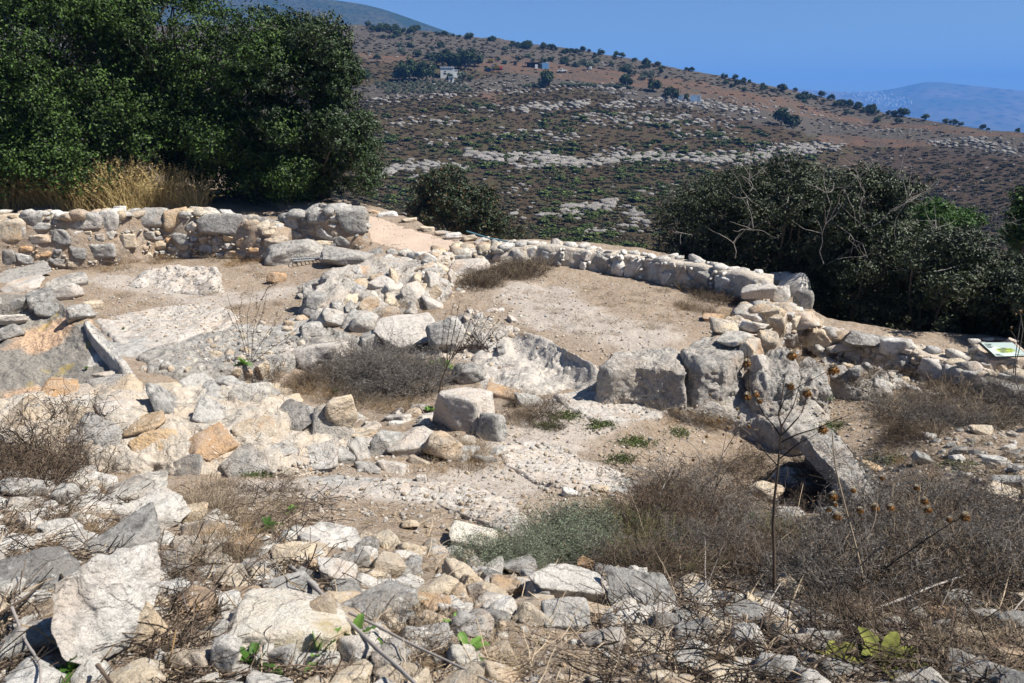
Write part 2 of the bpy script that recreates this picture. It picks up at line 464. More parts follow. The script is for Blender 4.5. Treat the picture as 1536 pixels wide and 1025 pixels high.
# ================================================================== TERRAIN
GP = [(0,1025,1.6),(400,1025,1.58),(768,1025,1.55),(1150,1025,1.5),(1536,1025,1.5),(-300,1000,1.7),(1850,1000,1.5),
(0,880,1.5),(250,880,1.45),(500,880,1.32),(900,900,1.2),(1100,880,1.1),(1300,880,1.1),(1536,880,1.2),
(0,760,1.15),(200,760,1.0),(400,750,.8),(600,770,.8),(760,800,.8),(900,780,.55),(1050,760,.35),(1200,760,.15),(1400,790,.65),(1536,760,.75),
(200,720,.8),(600,700,.58),(700,700,.5),(800,680,.42),(900,690,.38),(1000,650,.3),(1130,690,.05),(1230,730,.05),(1400,650,.45),(1536,640,.45),(1370,720,.55),
(560,600,.25),(450,560,.28),(640,560,.3),(700,600,.32),(880,600,.3),(960,600,.3),
(1300,570,.35),(1500,570,.2),(1400,520,.25),(1300,510,.3),
(900,450,.5),(750,430,.55),(1050,450,.45),(820,410,.55),(960,490,.45),(600,480,.45),
(200,430,.45),(60,410,.45),(350,430,.45),(400,490,.4),(250,510,.4),(500,480,.45),
(740,375,.72),(600,345,.85),(470,310,1.0),(420,295,1.1),(660,370,.75),
(100,300,1.15),(300,300,1.05),(-300,420,.6),(-300,310,1.2),(-300,700,.9),(1900,560,.2),(1900,700,.6)]
gw = np.array([W(a, b, c) for a, b, c in GP])
gw = np.concatenate([gw, [[-30, 30, 1.5], [-14, 34, 1.5], [-40, 8, 1.5], [40, 20, -.5], [30, 5, .8], [0, -8, 1.9], [-12, -4, 1.9], [14, -4, 1.6], [0, .5, 1.6]]])
def _phi(a, b):
    d = np.hypot(a[:, None, 0] - b[None, :, 0], a[:, None, 1] - b[None, :, 1])
    return np.sqrt(d * d + 1.0) 
_A = _phi(gw, gw) - 0.0
n_ = len(gw)
_K = np.zeros((n_ + 3, n_ + 3)); _K[:n_, :n_] = _A + np.eye(n_) * -.05
_K[:n_, n_:] = np.c_[np.ones(n_), gw[:, :2]]; _K[n_:, :n_] = _K[:n_, n_:].T
_w = np.linalg.solve(_K, np.r_[gw[:, 2], 0, 0, 0])
# rim of the terrace: distance as a function of azimuth
RIM = [(-900, 300, 34), (-200, 300, 34), (330, 290, 32), (400, 289, 25), (440, 290, 0), (560, 318, 0), (650, 350, 0), (735, 368, 0), (800, 372, 0), (900, 378, 0), (1000, 392, 0), (1100, 412, 0), (1190, 440, 0), (1240, 486, 0), (1350, 505, 0), (1536, 520, 0), (2200, 575, 0)]
_rim = []
for a, b, d in RIM:
    p = WD(a, b, d) if d else W(a, b, {440: 1.05, 560: .85, 650: .78, 735: .7, 800: .6, 900: .5, 1000: .45, 1100: .45, 1190: .4, 1240: .3, 1350: .25, 1536: .15, 2200: .1}[a])
    _rim.append((math.atan2(p[0], p[1]), math.hypot(p[0], p[1])))
_rim = np.array(sorted(_rim))
def rim_d(x, y):
    return np.interp(np.arctan2(x, y), _rim[:, 0], _rim[:, 1])

def GZ(x, y, detail=True):
    x = np.atleast_1d(np.asarray(x, float)); y = np.atleast_1d(np.asarray(y, float))
    sh = x.shape; q = np.stack([x.ravel(), y.ravel()], -1); z = np.empty(len(q))
    d = np.hypot(q[:, 0], q[:, 1]); rd = rim_d(q[:, 0], q[:, 1]); rd = np.where(q[:, 1] < -1, 40, rd)
    over = np.clip(d - rd - .15, 0, None)
    k = np.minimum(1, rd / np.maximum(d, .01)); qc = q * np.where(over > 0, k, 1)[:, None]
    for i in range(0, len(q), 60000):
        z[i:i + 60000] = _phi(qc[i:i + 60000], gw) @ _w[:n_] + np.c_[np.ones(len(qc[i:i + 60000])), qc[i:i + 60000]] @ _w[n_:]
    z = z - np.where(over < 5, over * .72 * np.clip(over / 1.0, .25, 1), 3.6 + (over - 5) * .36)
    z = np.maximum(z, -17 + .02 * d)
    if detail:
        z = z + .05 * fbm2(q[:, 0] * 1.1, q[:, 1] * 1.1, 3, 5) + .018 * fbm2(q[:, 0] * 6, q[:, 1] * 6, 3, 9)
    return z.reshape(sh)

def gz(x, y): return float(GZ([x], [y])[0])

# region masks painted where the surface changes, and for trench shade: blobs (px,py,rx,ry) in metres round a ground point
def ghit(px, py):
    d = ray(px, py); ts = np.geomspace(1.2, 80, 500); P = np.array([0, 0, CZ]) + ts[:, None] * d
    s = P[:, 2] - GZ(P[:, 0], P[:, 1]); i = np.argmax(s < 0)
    if not (s < 0).any(): return P[-1]
    a = s[i - 1] / (s[i - 1] - s[i]); return P[i - 1] * (1 - a) + P[i] * a

def seg_d(x, y, a, b):
    ab = b - a; t = np.clip(((x - a[0]) * ab[0] + (y - a[1]) * ab[1]) / (ab @ ab + 1e-9), 0, 1)
    return np.hypot(x - a[0] - t * ab[0], y - a[1] - t * ab[1])

def gmask(x, y):
    m = np.zeros(x.shape + (3,))
    m[..., 1] = .30                                    # some litter everywhere
    wob = fbm2(x * 1.3, y * 1.3, 4, 61) * .22
    def poly(pts, rad, ch, v, soft=.8):
        P = [ghit(a, b)[:2] for a, b in pts]
        dd = np.full(x.shape, 1e9)
        if len(P) == 1: dd = np.hypot(x - P[0][0], y - P[0][1])
        for a, b in zip(P[:-1], P[1:]): dd = np.minimum(dd, seg_d(x, y, a, b))
        w = np.clip((rad - dd + wob) / (rad * soft) , 0, 1) * v
        m[..., ch] = np.maximum(m[..., ch], w)
        if ch != 1: m[..., 1] = np.minimum(m[..., 1], .30 * (1 - w) + .0)
    # litter-covered foreground and the overgrown right side
    poly([(-100, 1000), (300, 1000), (700, 1000), (1100, 1010), (1536, 1010)], .9, 1, .75)
    poly([(-50, 860), (250, 880), (330, 800)], .6, 1, .8)
    poly([(1000, 780), (1150, 790), (1300, 840), (1536, 860)], 1.5, 1, 1.0)
    poly([(1050, 700), (1200, 720)], 1.0, 1, .9); poly([(1190, 690), (1240, 740), (1290, 790)], .5, 1, 1.0)  # last strip: heaviest litter tone, darkening the trench floor in place of shade
    poly([(1350, 610), (1500, 620)], .8, 1, .7)
    poly([(1350, 690), (1536, 700)], 1.0, 1, .65)
    poly([(470, 590), (600, 600), (640, 570)], .55, 1, .8)
    poly([(720, 430), (800, 405)], .5, 1, .7); poly([(1060, 440), (1110, 455)], .5, 1, .8)
    poly([(700, 690), (650, 700)], .3, 1, .8); poly([(930, 430), (1020, 460)], .7, 1, .6); poly([(780, 490), (860, 460), (950, 470), (1000, 500)], .35, 1, .6); poly([(840, 420), (900, 425)], .4, 1, .55)
    poly([(160, 395), (300, 385), (400, 400)], .45, 1, .6); poly([(120, 445), (250, 450), (400, 470)], .3, 1, .55); poly([(340, 430), (430, 450)], .35, 1, .5); poly([(380, 725), (480, 740), (560, 770)], .3, 1, .6); poly([(1250, 620), (1300, 660)], .6, 1, .6)
    # worn pale floor
    poly([(740, 720), (800, 660), (900, 610), (1000, 600)], .55, 0, 1)
    poly([(400, 735), (560, 740), (720, 745)], .42, 0, .8)
    poly([(790, 440), (860, 480), (960, 500)], .9, 0, .7); poly([(700, 520), (800, 540)], .6, 0, .9)
    poly([(150, 420), (350, 450), (420, 440)], .7, 0, .6); poly([(640, 390), (740, 385)], .6, 0, .8)
    poly([(1240, 500), (1400, 540), (1536, 575)], .3, 0, 1)
    # bedrock showing through
    poly([(170, 520), (300, 510), (420, 500)], .8, 2, .75); poly([(780, 670), (930, 720)], .4, 2, .6)
    poly([(850, 600), (980, 600)], .3, 2, .7); poly([(480, 720), (640, 730)], .35, 2, .5)
    return m

# polar grid round the viewpoint, finer where it is near
az = np.radians(np.concatenate([np.arange(-80, -36, 1.2), np.arange(-36, 36, .13), np.arange(36, 80.1, 1.2)]))
rr = np.concatenate([np.geomspace(.35, 1.6, 14)[:-1], np.geomspace(1.6, 24, 430), np.geomspace(24.6, 66, 30)])
AZ, RR = np.meshgrid(az, rr); GX, GY = np.sin(AZ) * RR, np.cos(AZ) * RR
gzv = GZ(GX, GY); nr, na = GX.shape
idx = np.arange(nr * na).reshape(nr, na)
Q = np.stack([idx[:-1, :-1], idx[:-1, 1:], idx[1:, 1:], idx[1:, :-1]], -1).reshape(-1, 4)
gverts = np.stack([GX, GY, gzv], -1).reshape(-1, 3)
me = mkmesh('ground', gverts, Q[:, ::-1], M['ground'], True, {'mask': gmask(GX, GY).reshape(-1, 3)})
tag(link('ground', me), kind='structure')
# coarse ground behind the viewpoint
bx, by = np.meshgrid(np.linspace(-60, 60, 61), np.linspace(-40, .6, 30)); bz = GZ(bx, by) - .06
idx = np.arange(bx.size).reshape(bx.shape); Q = np.stack([idx[:-1, :-1], idx[:-1, 1:], idx[1:, 1:], idx[1:, :-1]], -1).reshape(-1, 4)
tag(link('ground', mkmesh('ground', np.stack([bx, by, bz], -1), Q, M['ground'], True, {'mask': np.tile([0, .5, 0], (bx.size, 1))})), kind='structure')

BV = []
st = 3
ii = np.arange(0, nr, st); jj = np.arange(0, na, st)
sub = gverts.reshape(nr, na, 3)[np.ix_(ii, jj)]; a_, b_ = sub.shape[:2]
ix = np.arange(a_ * b_).reshape(a_, b_); qq = np.stack([ix[:-1, :-1], ix[:-1, 1:], ix[1:, 1:], ix[1:, :-1]], -1).reshape(-1, 4)
BV.append(BVHTree.FromPolygons(sub.reshape(-1, 3).tolist(), qq.tolist()))
def addbv(V, Fc): BV.append(BVHTree.FromPolygons(np.asarray(V).tolist(), np.asarray(Fc).tolist()))
def hit(px, py, only=None):
    d = Vector(ray(px, py)).normalized(); o = Vector((0, 0, CZ)); best = None
    for b in (BV if only is None else [BV[k] for k in only]):
        h = b.ray_cast(o, d, 90)
        if h[0] is not None and (best is None or h[3] < best[1]): best = (h[0], h[3], h[1])
    if best is None: return np.array(W(px, py, .3)), Vector((0, 0, 1))
    return np.array(best[0]), best[2]
def top(x, y, default=None):
    z = None
    for b in BV:
        h = b.ray_cast(Vector((x, y, 8)), Vector((0, 0, -1)), 60)
        if h[0] is not None and (z is None or h[0].z > z): z = h[0].z
    return z if z is not None else gz(x, y)

# ---- the gravel path along the rim
def ribbon(name, pts, width, mat, z0=.008):
    C = np.array([ghit(a, b) for a, b in pts]); t = np.linspace(0, len(C) - 1, 90)
    cx = np.interp(t, range(len(C)), C[:, 0]); cy = np.interp(t, range(len(C)), C[:, 1]); w = np.interp(t, range(len(C)), width)
    dx, dy = np.gradient(cx), np.gradient(cy); L = np.hypot(dx, dy); nx, ny = -dy / L, dx / L
    s = np.linspace(-1, 1, 24)
    ww = w[:, None] * (1 + .12 * fbm2(t[:, None] * 2 + 0 * s, np.sign(s)[None, :] * 3 + 0 * t[:, None], 3, 3))
    X = cx[:, None] + nx[:, None] * s * ww; Y = cy[:, None] + ny[:, None] * s * ww
    Z = GZ(X, Y) + z0 - .05 * np.abs(s)[None, :] ** 6
    i = np.arange(X.size).reshape(X.shape); q = np.stack([i[:-1, :-1], i[:-1, 1:], i[1:, 1:], i[1:, :-1]], -1).reshape(-1, 4)
    o = link(name, mkmesh(name, np.stack([X, Y, Z], -1), q, mat)); return tag(o, kind='structure')
ribbon('path', [(405, 292), (440, 302), (500, 325), (580, 352), (660, 374), (735, 388)], [.7, .8, .9, .9, .8, .5], M['path'])
ribbon('path', [(1225, 492), (1300, 512), (1400, 540), (1480, 565), (1600, 590)], [.16, .2, .22, .25, .3], M['path'])

# ================================================================== HILLSIDE
hc = np.array([-900, -200, 200, 540, 760, 1000, 1180, 1300, 1420, 1536, 1800, 2400.])
ridge_px = np.array([-900, 0, 400, 536, 650, 760, 870, 1000, 1100, 1200, 1300, 1400, 1536, 1800, 2400.])
ridge_py = np.array([60, 40, 36, 37, 46, 62, 76, 98, 117, 139, 163, 181, 199, 222, 235.])
def ridge(px): return np.interp(px, ridge_px, ridge_py)
def hdist(px, py):
    """distance of the slope seen at a pixel, 0 at the valley foot .. 1 at the ridge"""
    rp = ridge(px); s = np.clip((560 - py) / (560 - rp), 0, 1.0)
    dmax = np.interp(px, [-900, 540, 1000, 1300, 1536, 2400], [400, 360, 330, 300, 270, 240])
    d = 56 * (dmax / 56) ** (s ** 1.25)
    # front spur: the near slope ends at a shoulder falling to the right, ground behind is farther
    edge = np.interp(px, [1150, 1200, 1262, 1300, 1400, 1536, 1800], [185, 200, 228, 262, 330, 400, 470])
    back = np.clip((edge - py) / 14, 0, 1) * np.clip((px - 1150) / 80, 0, 1) * (1 - np.clip((edge - py) / 150, 0, 1))
    return d * (1 + .16 * back)
hpx = np.linspace(-900, 2400, 560); hs = np.linspace(0, 1, 260)
HPX, HS = np.meshgrid(hpx, hs); HPY = 560 + (ridge(HPX) - 560) * HS
HD = hdist(HPX, HPY); rd = ray(HPX, HPY); tt = HD / np.hypot(rd[..., 0], rd[..., 1])
HP = rd * tt[..., None] + np.array([0, 0, CZ])
HP[..., 2] += (fbm2(HP[..., 0] * .05, HP[..., 1] * .05, 4, 2) * .9 + fbm2(HP[..., 0] * .4, HP[..., 1] * .4, 3, 4) * .22) * np.clip(HD / 200, .3, 1)
# back side of the hill so that it is a real ridge
back = [HP]
last = HP[-1]; ab = last[:, :2] / np.linalg.norm(last[:, :2], axis=1, keepdims=True)
for k, (dd, dz) in enumerate([(12, -1), (40, -8), (120, -40), (260, -90)]):
    q = last.copy(); q[:, :2] += ab * dd; q[:, 2] += dz; back.append(q[None])
HV = np.concatenate(back, 0)
i = np.arange(HV.shape[0] * HV.shape[1]).reshape(HV.shape[:2])
hq = np.stack([i[:-1, :-1], i[:-1, 1:], i[1:, 1:], i[1:, :-1]], -1).reshape(-1, 4)
px_, py_ = HPX.copy(), HPY.copy()
def sm(v, a, b): return np.clip((v - a) / (b - a), 0, 1)
def band(pts, w0, pxg, pyg):
    P = np.array(pts, float); yy = np.interp(pxg, P[:, 0], P[:, 1]); w = np.interp(pxg, P[:, 0], P[:, 2]) if P.shape[1] > 2 else w0
    ins = sm(pxg, P[0, 0] - 12, P[0, 0] + 12) * sm(-pxg, -P[-1, 0] - 12, -P[-1, 0] + 12)
    return np.clip(1.6 - np.abs(pyg - yy) / w * 1.2, 0, 1) * ins
def hmask(px, py):
    m = np.zeros(px.shape + (3,)); rp = ridge(px)
    # red soil by the farm and along the upper terraces
    for pts in ([(700, 96, 8), (760, 98, 13), (880, 112, 11), (1000, 128, 11), (1120, 146, 9), (1200, 158, 5)],
                [(540, 86, 6), (620, 88, 5)], [(1120, 155, 5), (1260, 178, 5), (1400, 192, 6), (1536, 205, 4)],
                [(1230, 208, 8), (1300, 214, 8), (1400, 218, 4)], [(715, 140, 4), (742, 142, 9), (750, 160, 4)]):
        m[..., 0] = np.maximum(m[..., 0], band(pts, 8, px, py))
    # burnt dark field on the right
    e = np.interp(px, [1150, 1262, 1300, 1400, 1536, 1800], [400, 234, 225, 222, 218, 215])
    e2 = np.interp(px, [1150, 1262, 1300, 1400, 1536, 1800], [200, 232, 262, 330, 400, 470])
    m[..., 1] = sm(py, e, e + 5) * sm(-py, -e2 - 6, -e2 + 4) * sm(px, 1240, 1290)
    m[..., 1] = np.maximum(m[..., 1], .6 * band([(1010, 172, 8), (1180, 192, 8), (1500, 212, 6)], 8, px, py))
    # dry fields below the farm, dry upper slope and the grey dry strip behind the spur
    for pts in ([(480, 145, 10), (560, 140, 14), (640, 128, 16), (720, 128, 10), (820, 118, 12), (1000, 138, 12), (1100, 160, 8), (1200, 172, 8), (1536, 200, 6)],
                [(540, 132, 6), (700, 136, 6)], [(930, 142, 8), (1080, 162, 9), (1250, 196, 12), (1536, 215, 8)]):
        m[..., 2] = np.maximum(m[..., 2], .95 * band(pts, 10, px, py))
    up = sm(-py, -(rp + 60), -(rp + 30)) * .55
    m[..., 2] = np.maximum(m[..., 2], up)
    return m
wx_ = fbm2(px_ / 26, py_ / 9, 4, 77); wy_ = fbm2(px_ / 30, py_ / 8, 4, 78)
hm = hmask(px_ + wx_ * 14, py_ + wy_ * 3.2); hm = np.concatenate([hm, np.repeat(hm[-1:], len(back) - 1, 0)], 0)
tag(link('hillside', mkmesh('hillside', HV, hq, M['hill'], True, {'mask': hm.reshape(-1, 3)})), kind='structure')
HBV = BVHTree.FromPolygons(HV.reshape(-1, 3).tolist(), hq.tolist())
def hh(px, py):                          # point on the hillside seen at a pixel
    for k in range(24):
        h = HBV.ray_cast(Vector((0, 0, CZ)), Vector(ray(px, py + k * .7)).normalized(), 900)
        if h[0] is not None: return np.array(h[0])
    return None
def hz(x, y):
    h = HBV.ray_cast(Vector((x, y, 300)), Vector((0, 0, -1)), 600)
    return h[0].z if h[0] is not None else -10.

# ---- distant mountains
def mountain(name, pts, dist, depth, base, mat, rough, n=260, s=1):
    P = np.array(pts, float); px = np.linspace(P[0, 0], P[-1, 0], n)
    # smooth crest
    py = np.interp(px, P[:, 0], P[:, 1]); k = np.hanning(19); k /= k.sum(); py = np.convolve(np.pad(py, 9, 'edge'), k, 'valid')
    crest = np.array([WD(a, b, dist) for a, b in zip(px, py)])
    rows = []
    for t in np.linspace(0, 1, 70):
        q = crest.copy(); u = q[:, :2] / np.linalg.norm(q[:, :2], axis=1, keepdims=True)
        q[:, :2] -= u * depth * t; zz = crest[:, 2] * (1 - t) ** 1.25 + base * (1 - (1 - t) ** 1.25)
        q[:, 2] = zz + fbm2(q[:, 0] / rough, q[:, 1] / rough, 5, s) * rough * .07 * min(1, t * 4)
        rows.insert(0, q)
    q = crest.copy(); u = q[:, :2] / np.linalg.norm(q[:, :2], axis=1, keepdims=True)
    for dd, f in ((depth * .2, .9), (depth * .8, .3)):
        r = crest.copy(); r[:, :2] += u * dd; r[:, 2] = base + (crest[:, 2] - base) * f; rows.append(r)
    V = np.array(rows); i = np.arange(V.shape[0] * V.shape[1]).reshape(V.shape[:2])
    q = np.stack([i[:-1, :-1], i[:-1, 1:], i[1:, 1:], i[1:, :-1]], -1).reshape(-1, 4)
    tag(link(name, mkmesh(name, V, q, mat)), kind='structure'); return V, q
def mtmat(name, a, b, sc):
    m, t = nt(name); g = G(t); p = g.n('ShaderNodeNewGeometry').outputs['Position']
    n = g.noise(p, sc, 8, .7); v = g.vor(p, sc * 9)
    c = g.mix(g.ramp(n, [(.4, 0), (.6, 1)]), a, b); c = g.mix(g.ramp(v, [(.25, .7), (.5, 0)]), c, tuple(k * .35 for k in a))
    g.out(c, .95, g.bump(n, 1, 12), .05); return m
M['mt1'] = mtmat('wooded_mountain', (.022, .036, .014), (.055, .055, .03), .012)
M['mt2'] = mtmat('far_mountain', (.06, .075, .04), (.15, .12, .09), .0022)
mountain('mountain', [(-900, -40), (-300, -60), (200, -30), (380, 2), (450, -6), (500, 0), (560, 8), (610, 26), (650, 40), (760, 80), (900, 130), (1000, 160)], 1500, 900, -80, M['mt1'], 160, s=3)
MV, MQ = mountain('mountain', [(850, 128), (1000, 128), (1150, 131), (1215, 135), (1260, 139), (1310, 138), (1350, 133), (1375, 124), (1395, 121), (1425, 125), (1480, 131), (1536, 137), (1700, 150), (1900, 140), (2300, 160)], 5200, 2600, -420, M['mt2'], 900, s=8)
MBV = BVHTree.FromPolygons(MV.reshape(-1, 3).tolist(), MQ.tolist())
vm_, vt_ = np.meshgrid(np.linspace(-4000, 5200, 20), np.linspace(500, 4200, 20))
i = np.arange(400).reshape(20, 20); q = np.stack([i[:-1, :-1], i[:-1, 1:], i[1:, 1:], i[1:, :-1]], -1).reshape(-1, 4)
tag(link('valley', mkmesh('valley', np.stack([vm_, vt_, vm_ * 0 - 330], -1), q, M['mt2'])), kind='structure')
# ================================================================== ROCK
protos(M['rock'])

def slab3(name, B, ext, mat, rough=.04, nth=180, rnd_edge=.08, dome=.0, seed=1, parent=None, bv=True, taper=.12, ns=34, nd=22, cz=None, **k):
    """rock body: closed outline B (n,3), swept along ext; eroded edge, noisy skin"""
    B = np.asarray(B, float); c = B.mean(0)
    if cz is not None: c = c + np.array([0, 0, cz])
    ext = np.asarray(ext, float)
    nrm = -ext / np.linalg.norm(ext)
    u = np.cross([0, 1, .01] if abs(nrm[2]) > .6 else [0, 0, 1.], nrm); u /= np.linalg.norm(u); v = np.cross(nrm, u)
    R = B - c; bu, bv_ = R @ u, R @ v; bn = R @ nrm
    ths = np.linspace(-PI, PI, nth, endpoint=False)
    rad = np.zeros(nth); hb_ = np.zeros(nth)
    n = len(B)
    for a in range(n):
        b = (a + 1) % n
        for kx, th in enumerate(ths):
            d = np.array([math.cos(th), math.sin(th)]); p0 = np.array([bu[a], bv_[a]]); e = np.array([bu[b], bv_[b]]) - p0
            den = d[0] * e[1] - d[1] * e[0]
            if abs(den) < 1e-9: continue
            t = (p0[0] * e[1] - p0[1] * e[0]) / den; s = (p0[0] * d[1] - p0[1] * d[0]) / den
            if t > 0 and -1e-6 <= s <= 1 + 1e-6 and t > rad[kx]:
                rad[kx] = t; hb_[kx] = bn[a] + (bn[b] - bn[a]) * s
    ker = np.array([1, 2, 3, 2, 1.]); ker /= ker.sum()
    rad = np.convolve(np.r_[rad[-2:], rad, rad[:2]], ker, 'valid'); hb_ = np.convolve(np.r_[hb_[-2:], hb_, hb_[:2]], ker, 'valid')
    mr = rad.mean()
    rad = rad * (1 + .06 * fbm2(np.cos(ths) * 2.2, np.sin(ths) * 2.2, 4, seed))
    s = np.linspace(0, 1, ns) ** .8
    e = rnd_edge
    drop = np.where(s > 1 - e / mr, (1 - np.sqrt(np.clip(1 - ((s - (1 - e / mr)) / (e / mr)) ** 2, 0, 1))) * e, 0) if e < mr else s ** 4 * e
    L = np.linalg.norm(ext)
    t = np.linspace(0, 1, nd + 1)[1:]
    rs = np.concatenate([s, 1 + taper * t]); dn = np.concatenate([-drop, -e - L * t])
    w = np.concatenate([s, np.ones(nd)])
    V = (c + u * 0)[None, None] + (u * np.cos(ths)[:, None] + v * np.sin(ths)[:, None])[None] * (rad[None] * rs[:, None])[..., None] \
        + nrm * ((hb_[None] * (w ** 1.4)[:, None]) + dn[:, None] + dome * (1 - np.clip(rs, 0, 1) ** 2)[:, None])[..., None]
    out = (u * np.cos(ths)[:, None] + v * np.sin(ths)[:, None])[None]
    side = np.concatenate([np.clip((s - .8) / .2, 0, 1), np.ones(nd)])[:, None, None]
    N = nrm * (1 - side) + out * side
    q = V.copy(); am = fbm(q * 1.7, 5, seed, .6) * rough * 1.5 + (-np.abs(fbm(q * 6, 4, seed + 5, .65)) * rough * .7) + np.floor(fbm(q * 2.6, 3, seed + 9) * 4) / 4 * rough * .45
    V = V + N * am[..., None]
    nr_ = len(rs); i = np.arange(nr_ * nth).reshape(nr_, nth); j = np.roll(i, -1, 1)
    Qd = np.stack([i[:-1], i[1:], j[1:], j[:-1]], -1).reshape(-1, 4)
    V = V.reshape(-1, 3)
    me = mkmesh(name, V, Qd, M[mat] if isinstance(mat, str) else mat, True)
    o = link(name, me, parent)
    if parent is not None and parent.location.length: o.location = -parent.location
    if bv: addbv(V, Qd)
    return tag(o, **k)

def slab(name, pts, depth, mat, label=None, **k):
    if k.pop('rel', False): B = [W(a, b, float(ghit(a, b)[2]) + z) for a, b, z in pts]
    else: B = [W(a, b, z) for a, b, z in pts]
    return slab3(name, B, (0, 0, -depth), mat, label=label, **k)

# ---- carved bedrock
rb = dict(cat='bedrock')
slab('bedrock_outcrop', [(650,478,.72),(668,458,.85),(690,452,.9),(730,458,.85),(765,478,.72),(775,500,.6),(740,512,.55),(690,512,.55),(655,500,.6)], .6, 'bedrock', 'rounded grey bedrock dome just behind the tall dry mullein stem', rough=.05, rnd_edge=.2, seed=2, **rb)
slab('bedrock_outcrop', [(690,560,.0),(715,520,.10),(765,492,.16),(810,500,.22),(855,513,.27),(885,530,.3),(905,545,.28),(902,575,.12),(880,588,.04),(830,592,.02),(780,598,.0),(730,590,.0)], .6, 'bedpale', 'broad smooth bedrock apron sloping down beside the carved basin', rough=.05, rnd_edge=.12, dome=-.04, seed=3, rel=True, **rb)
slab('carved_rock', [(893,540,.80),(915,521,.84),(955,514,.86),(1000,513,.85),(1030,524,.82),(1040,542,.80),(1038,556,.78),(1000,552,.77),(950,548,.76),(915,552,.74)], .42, 'bedrock', 'carved grey bedrock block with a rough upright face and pink stain on its left', rough=.04, rnd_edge=.12, taper=.10, seed=4, nth=240, nd=34, **rb)
slab('carved_rock', [(1032,532,.86),(1020,517,.88),(1045,503,.9),(1075,497,.9),(1112,498,.9),(1124,512,.9),(1118,530,.86),(1090,542,.84),(1050,545,.84)], .52, 'bedrock', 'square cut bedrock block with a hollow dark face at the foot of the rubble corner', rough=.035, rnd_edge=.1, taper=.05, seed=5, nth=220, nd=34, **rb)
slab('bedrock_slab', [(830,590,.04),(900,583,.06),(1000,586,.06),(1050,592,.06),(1020,612,.05),(960,630,.03),(890,632,.03),(850,612,.03)], .3, 'bedpale', 'flat pale bedrock floor in front of the carved block', rough=.02, rnd_edge=.05, seed=6, rel=True, **rb)
slab('bedrock_ledge', [(985,606,.04),(1010,590,.12),(1075,574,.26),(1130,570,.28),(1190,578,.24),(1240,592,.18),(1252,618,.14),(1240,645,.14),(1190,655,.16),(1130,640,.10),(1060,628,.05),(1005,625,.02)], .75, 'bedrock', 'wide pitted grey bedrock ledge behind the tallest thistle', rough=.055, rnd_edge=.12, seed=7, rel=True, **rb)
e = empty('bedrock_ledge', W(1265, 700, .5), label='long narrow bedrock ledge above the dark trench', cat='bedrock')
M['trenchshade'] = rockmat('painted_trench_shade', [(.07, .055, .04)], .2, .5, .2, greycol=(.05, .05, .045), warmcol=(.08, .05, .03))  # near-black colour stands in for shade on the ledge's trench side
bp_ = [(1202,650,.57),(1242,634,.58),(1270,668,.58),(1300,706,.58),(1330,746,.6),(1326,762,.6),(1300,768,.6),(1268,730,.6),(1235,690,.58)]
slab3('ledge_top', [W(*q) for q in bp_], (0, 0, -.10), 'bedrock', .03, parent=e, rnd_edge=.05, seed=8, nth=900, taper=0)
slab3('shade_painted_bank', [W(a + 5, b, z - .1) for a, b, z in bp_], (0, 0, -.75), 'trenchshade', .04, parent=e, rnd_edge=.03, seed=18, nth=500, taper=0)  # ledge side below the cap, with its shade put into the colour
slab('bedrock_slab', [(745,668,.03),(800,655,.04),(850,664,.05),(880,690,.05),(940,705,.05),(945,722,.05),(880,735,.05),(800,720,.04),(755,695,.03)], .3, 'bedpale', 'worn flat bedrock slab at the middle of the dirt floor', rough=.02, rnd_edge=.05, seed=9, rel=True, **rb)
slab('bedrock_slab', [(455,745,.0),(520,720,.02),(600,712,.03),(680,722,.05),(750,738,.06),(790,762,.07),(800,790,.1),(770,800,.1),(700,770,.07),(640,745,.03),(560,742,.02)], .35, 'bedpale', 'low pale bedrock shelf running to the green sage bush', rough=.03, rnd_edge=.08, seed=10, rel=True, **rb)
slab('bedrock_outcrop', [(690,772,.74),(730,758,.76),(775,768,.74),(800,790,.70),(795,815,.66),(745,812,.7),(705,796,.72)], .4, 'dark', 'dark pitted rock nose at the end of the pale shelf', rough=.05, rnd_edge=.12, seed=11, **rb)
slab('bedrock_outcrop', [(185,430,.0),(210,408,.10),(270,398,.18),(325,395,.24),(336,405,.24),(325,425,.16),(300,438,.06),(240,440,.02)], .4, 'bedpale', 'pale bedrock hump below the long rubble wall on the left', rough=.05, rnd_edge=.12, seed=12, rel=True, **rb)
slab('bedrock_slab', [(140,478,.0),(240,460,.03),(330,452,.05),(360,470,.05),(330,500,.05),(250,522,.05),(170,515,.02)], .35, 'bedpale', 'flat streaky bedrock sheet in the middle of the left room', rough=.03, rnd_edge=.06, seed=13, rel=True, **rb)
slab('bedrock_slab', [(190,530,.03),(300,498,.05),(400,488,.07),(455,500,.1),(450,530,.13),(395,548,.16),(345,548,.14),(290,560,.08),(230,555,.04)], .4, 'bedrock', 'grey bedrock sheet behind the left dry twiggy plant', rough=.04, rnd_edge=.1, seed=14, rel=True, **rb)
slab('bedrock_outcrop', [(420,520,.1),(440,492,.12),(500,485,.14),(560,500,.14),(575,520,.1),(520,532,.08),(450,540,.08)], .35, 'bedrock', 'dark grey bedrock shoulder above the round pale boulder', rough=.06, rnd_edge=.15, seed=15, rel=True, **rb)
slab('bedrock_outcrop', [(1255,560,.52),(1290,545,.6),(1325,548,.56),(1345,565,.45),(1340,590,.38),(1290,592,.38),(1260,580,.42)], .35, 'bedrock', 'grey bedrock slab right of the twin boulders', rough=.05, rnd_edge=.12, seed=16, **rb)
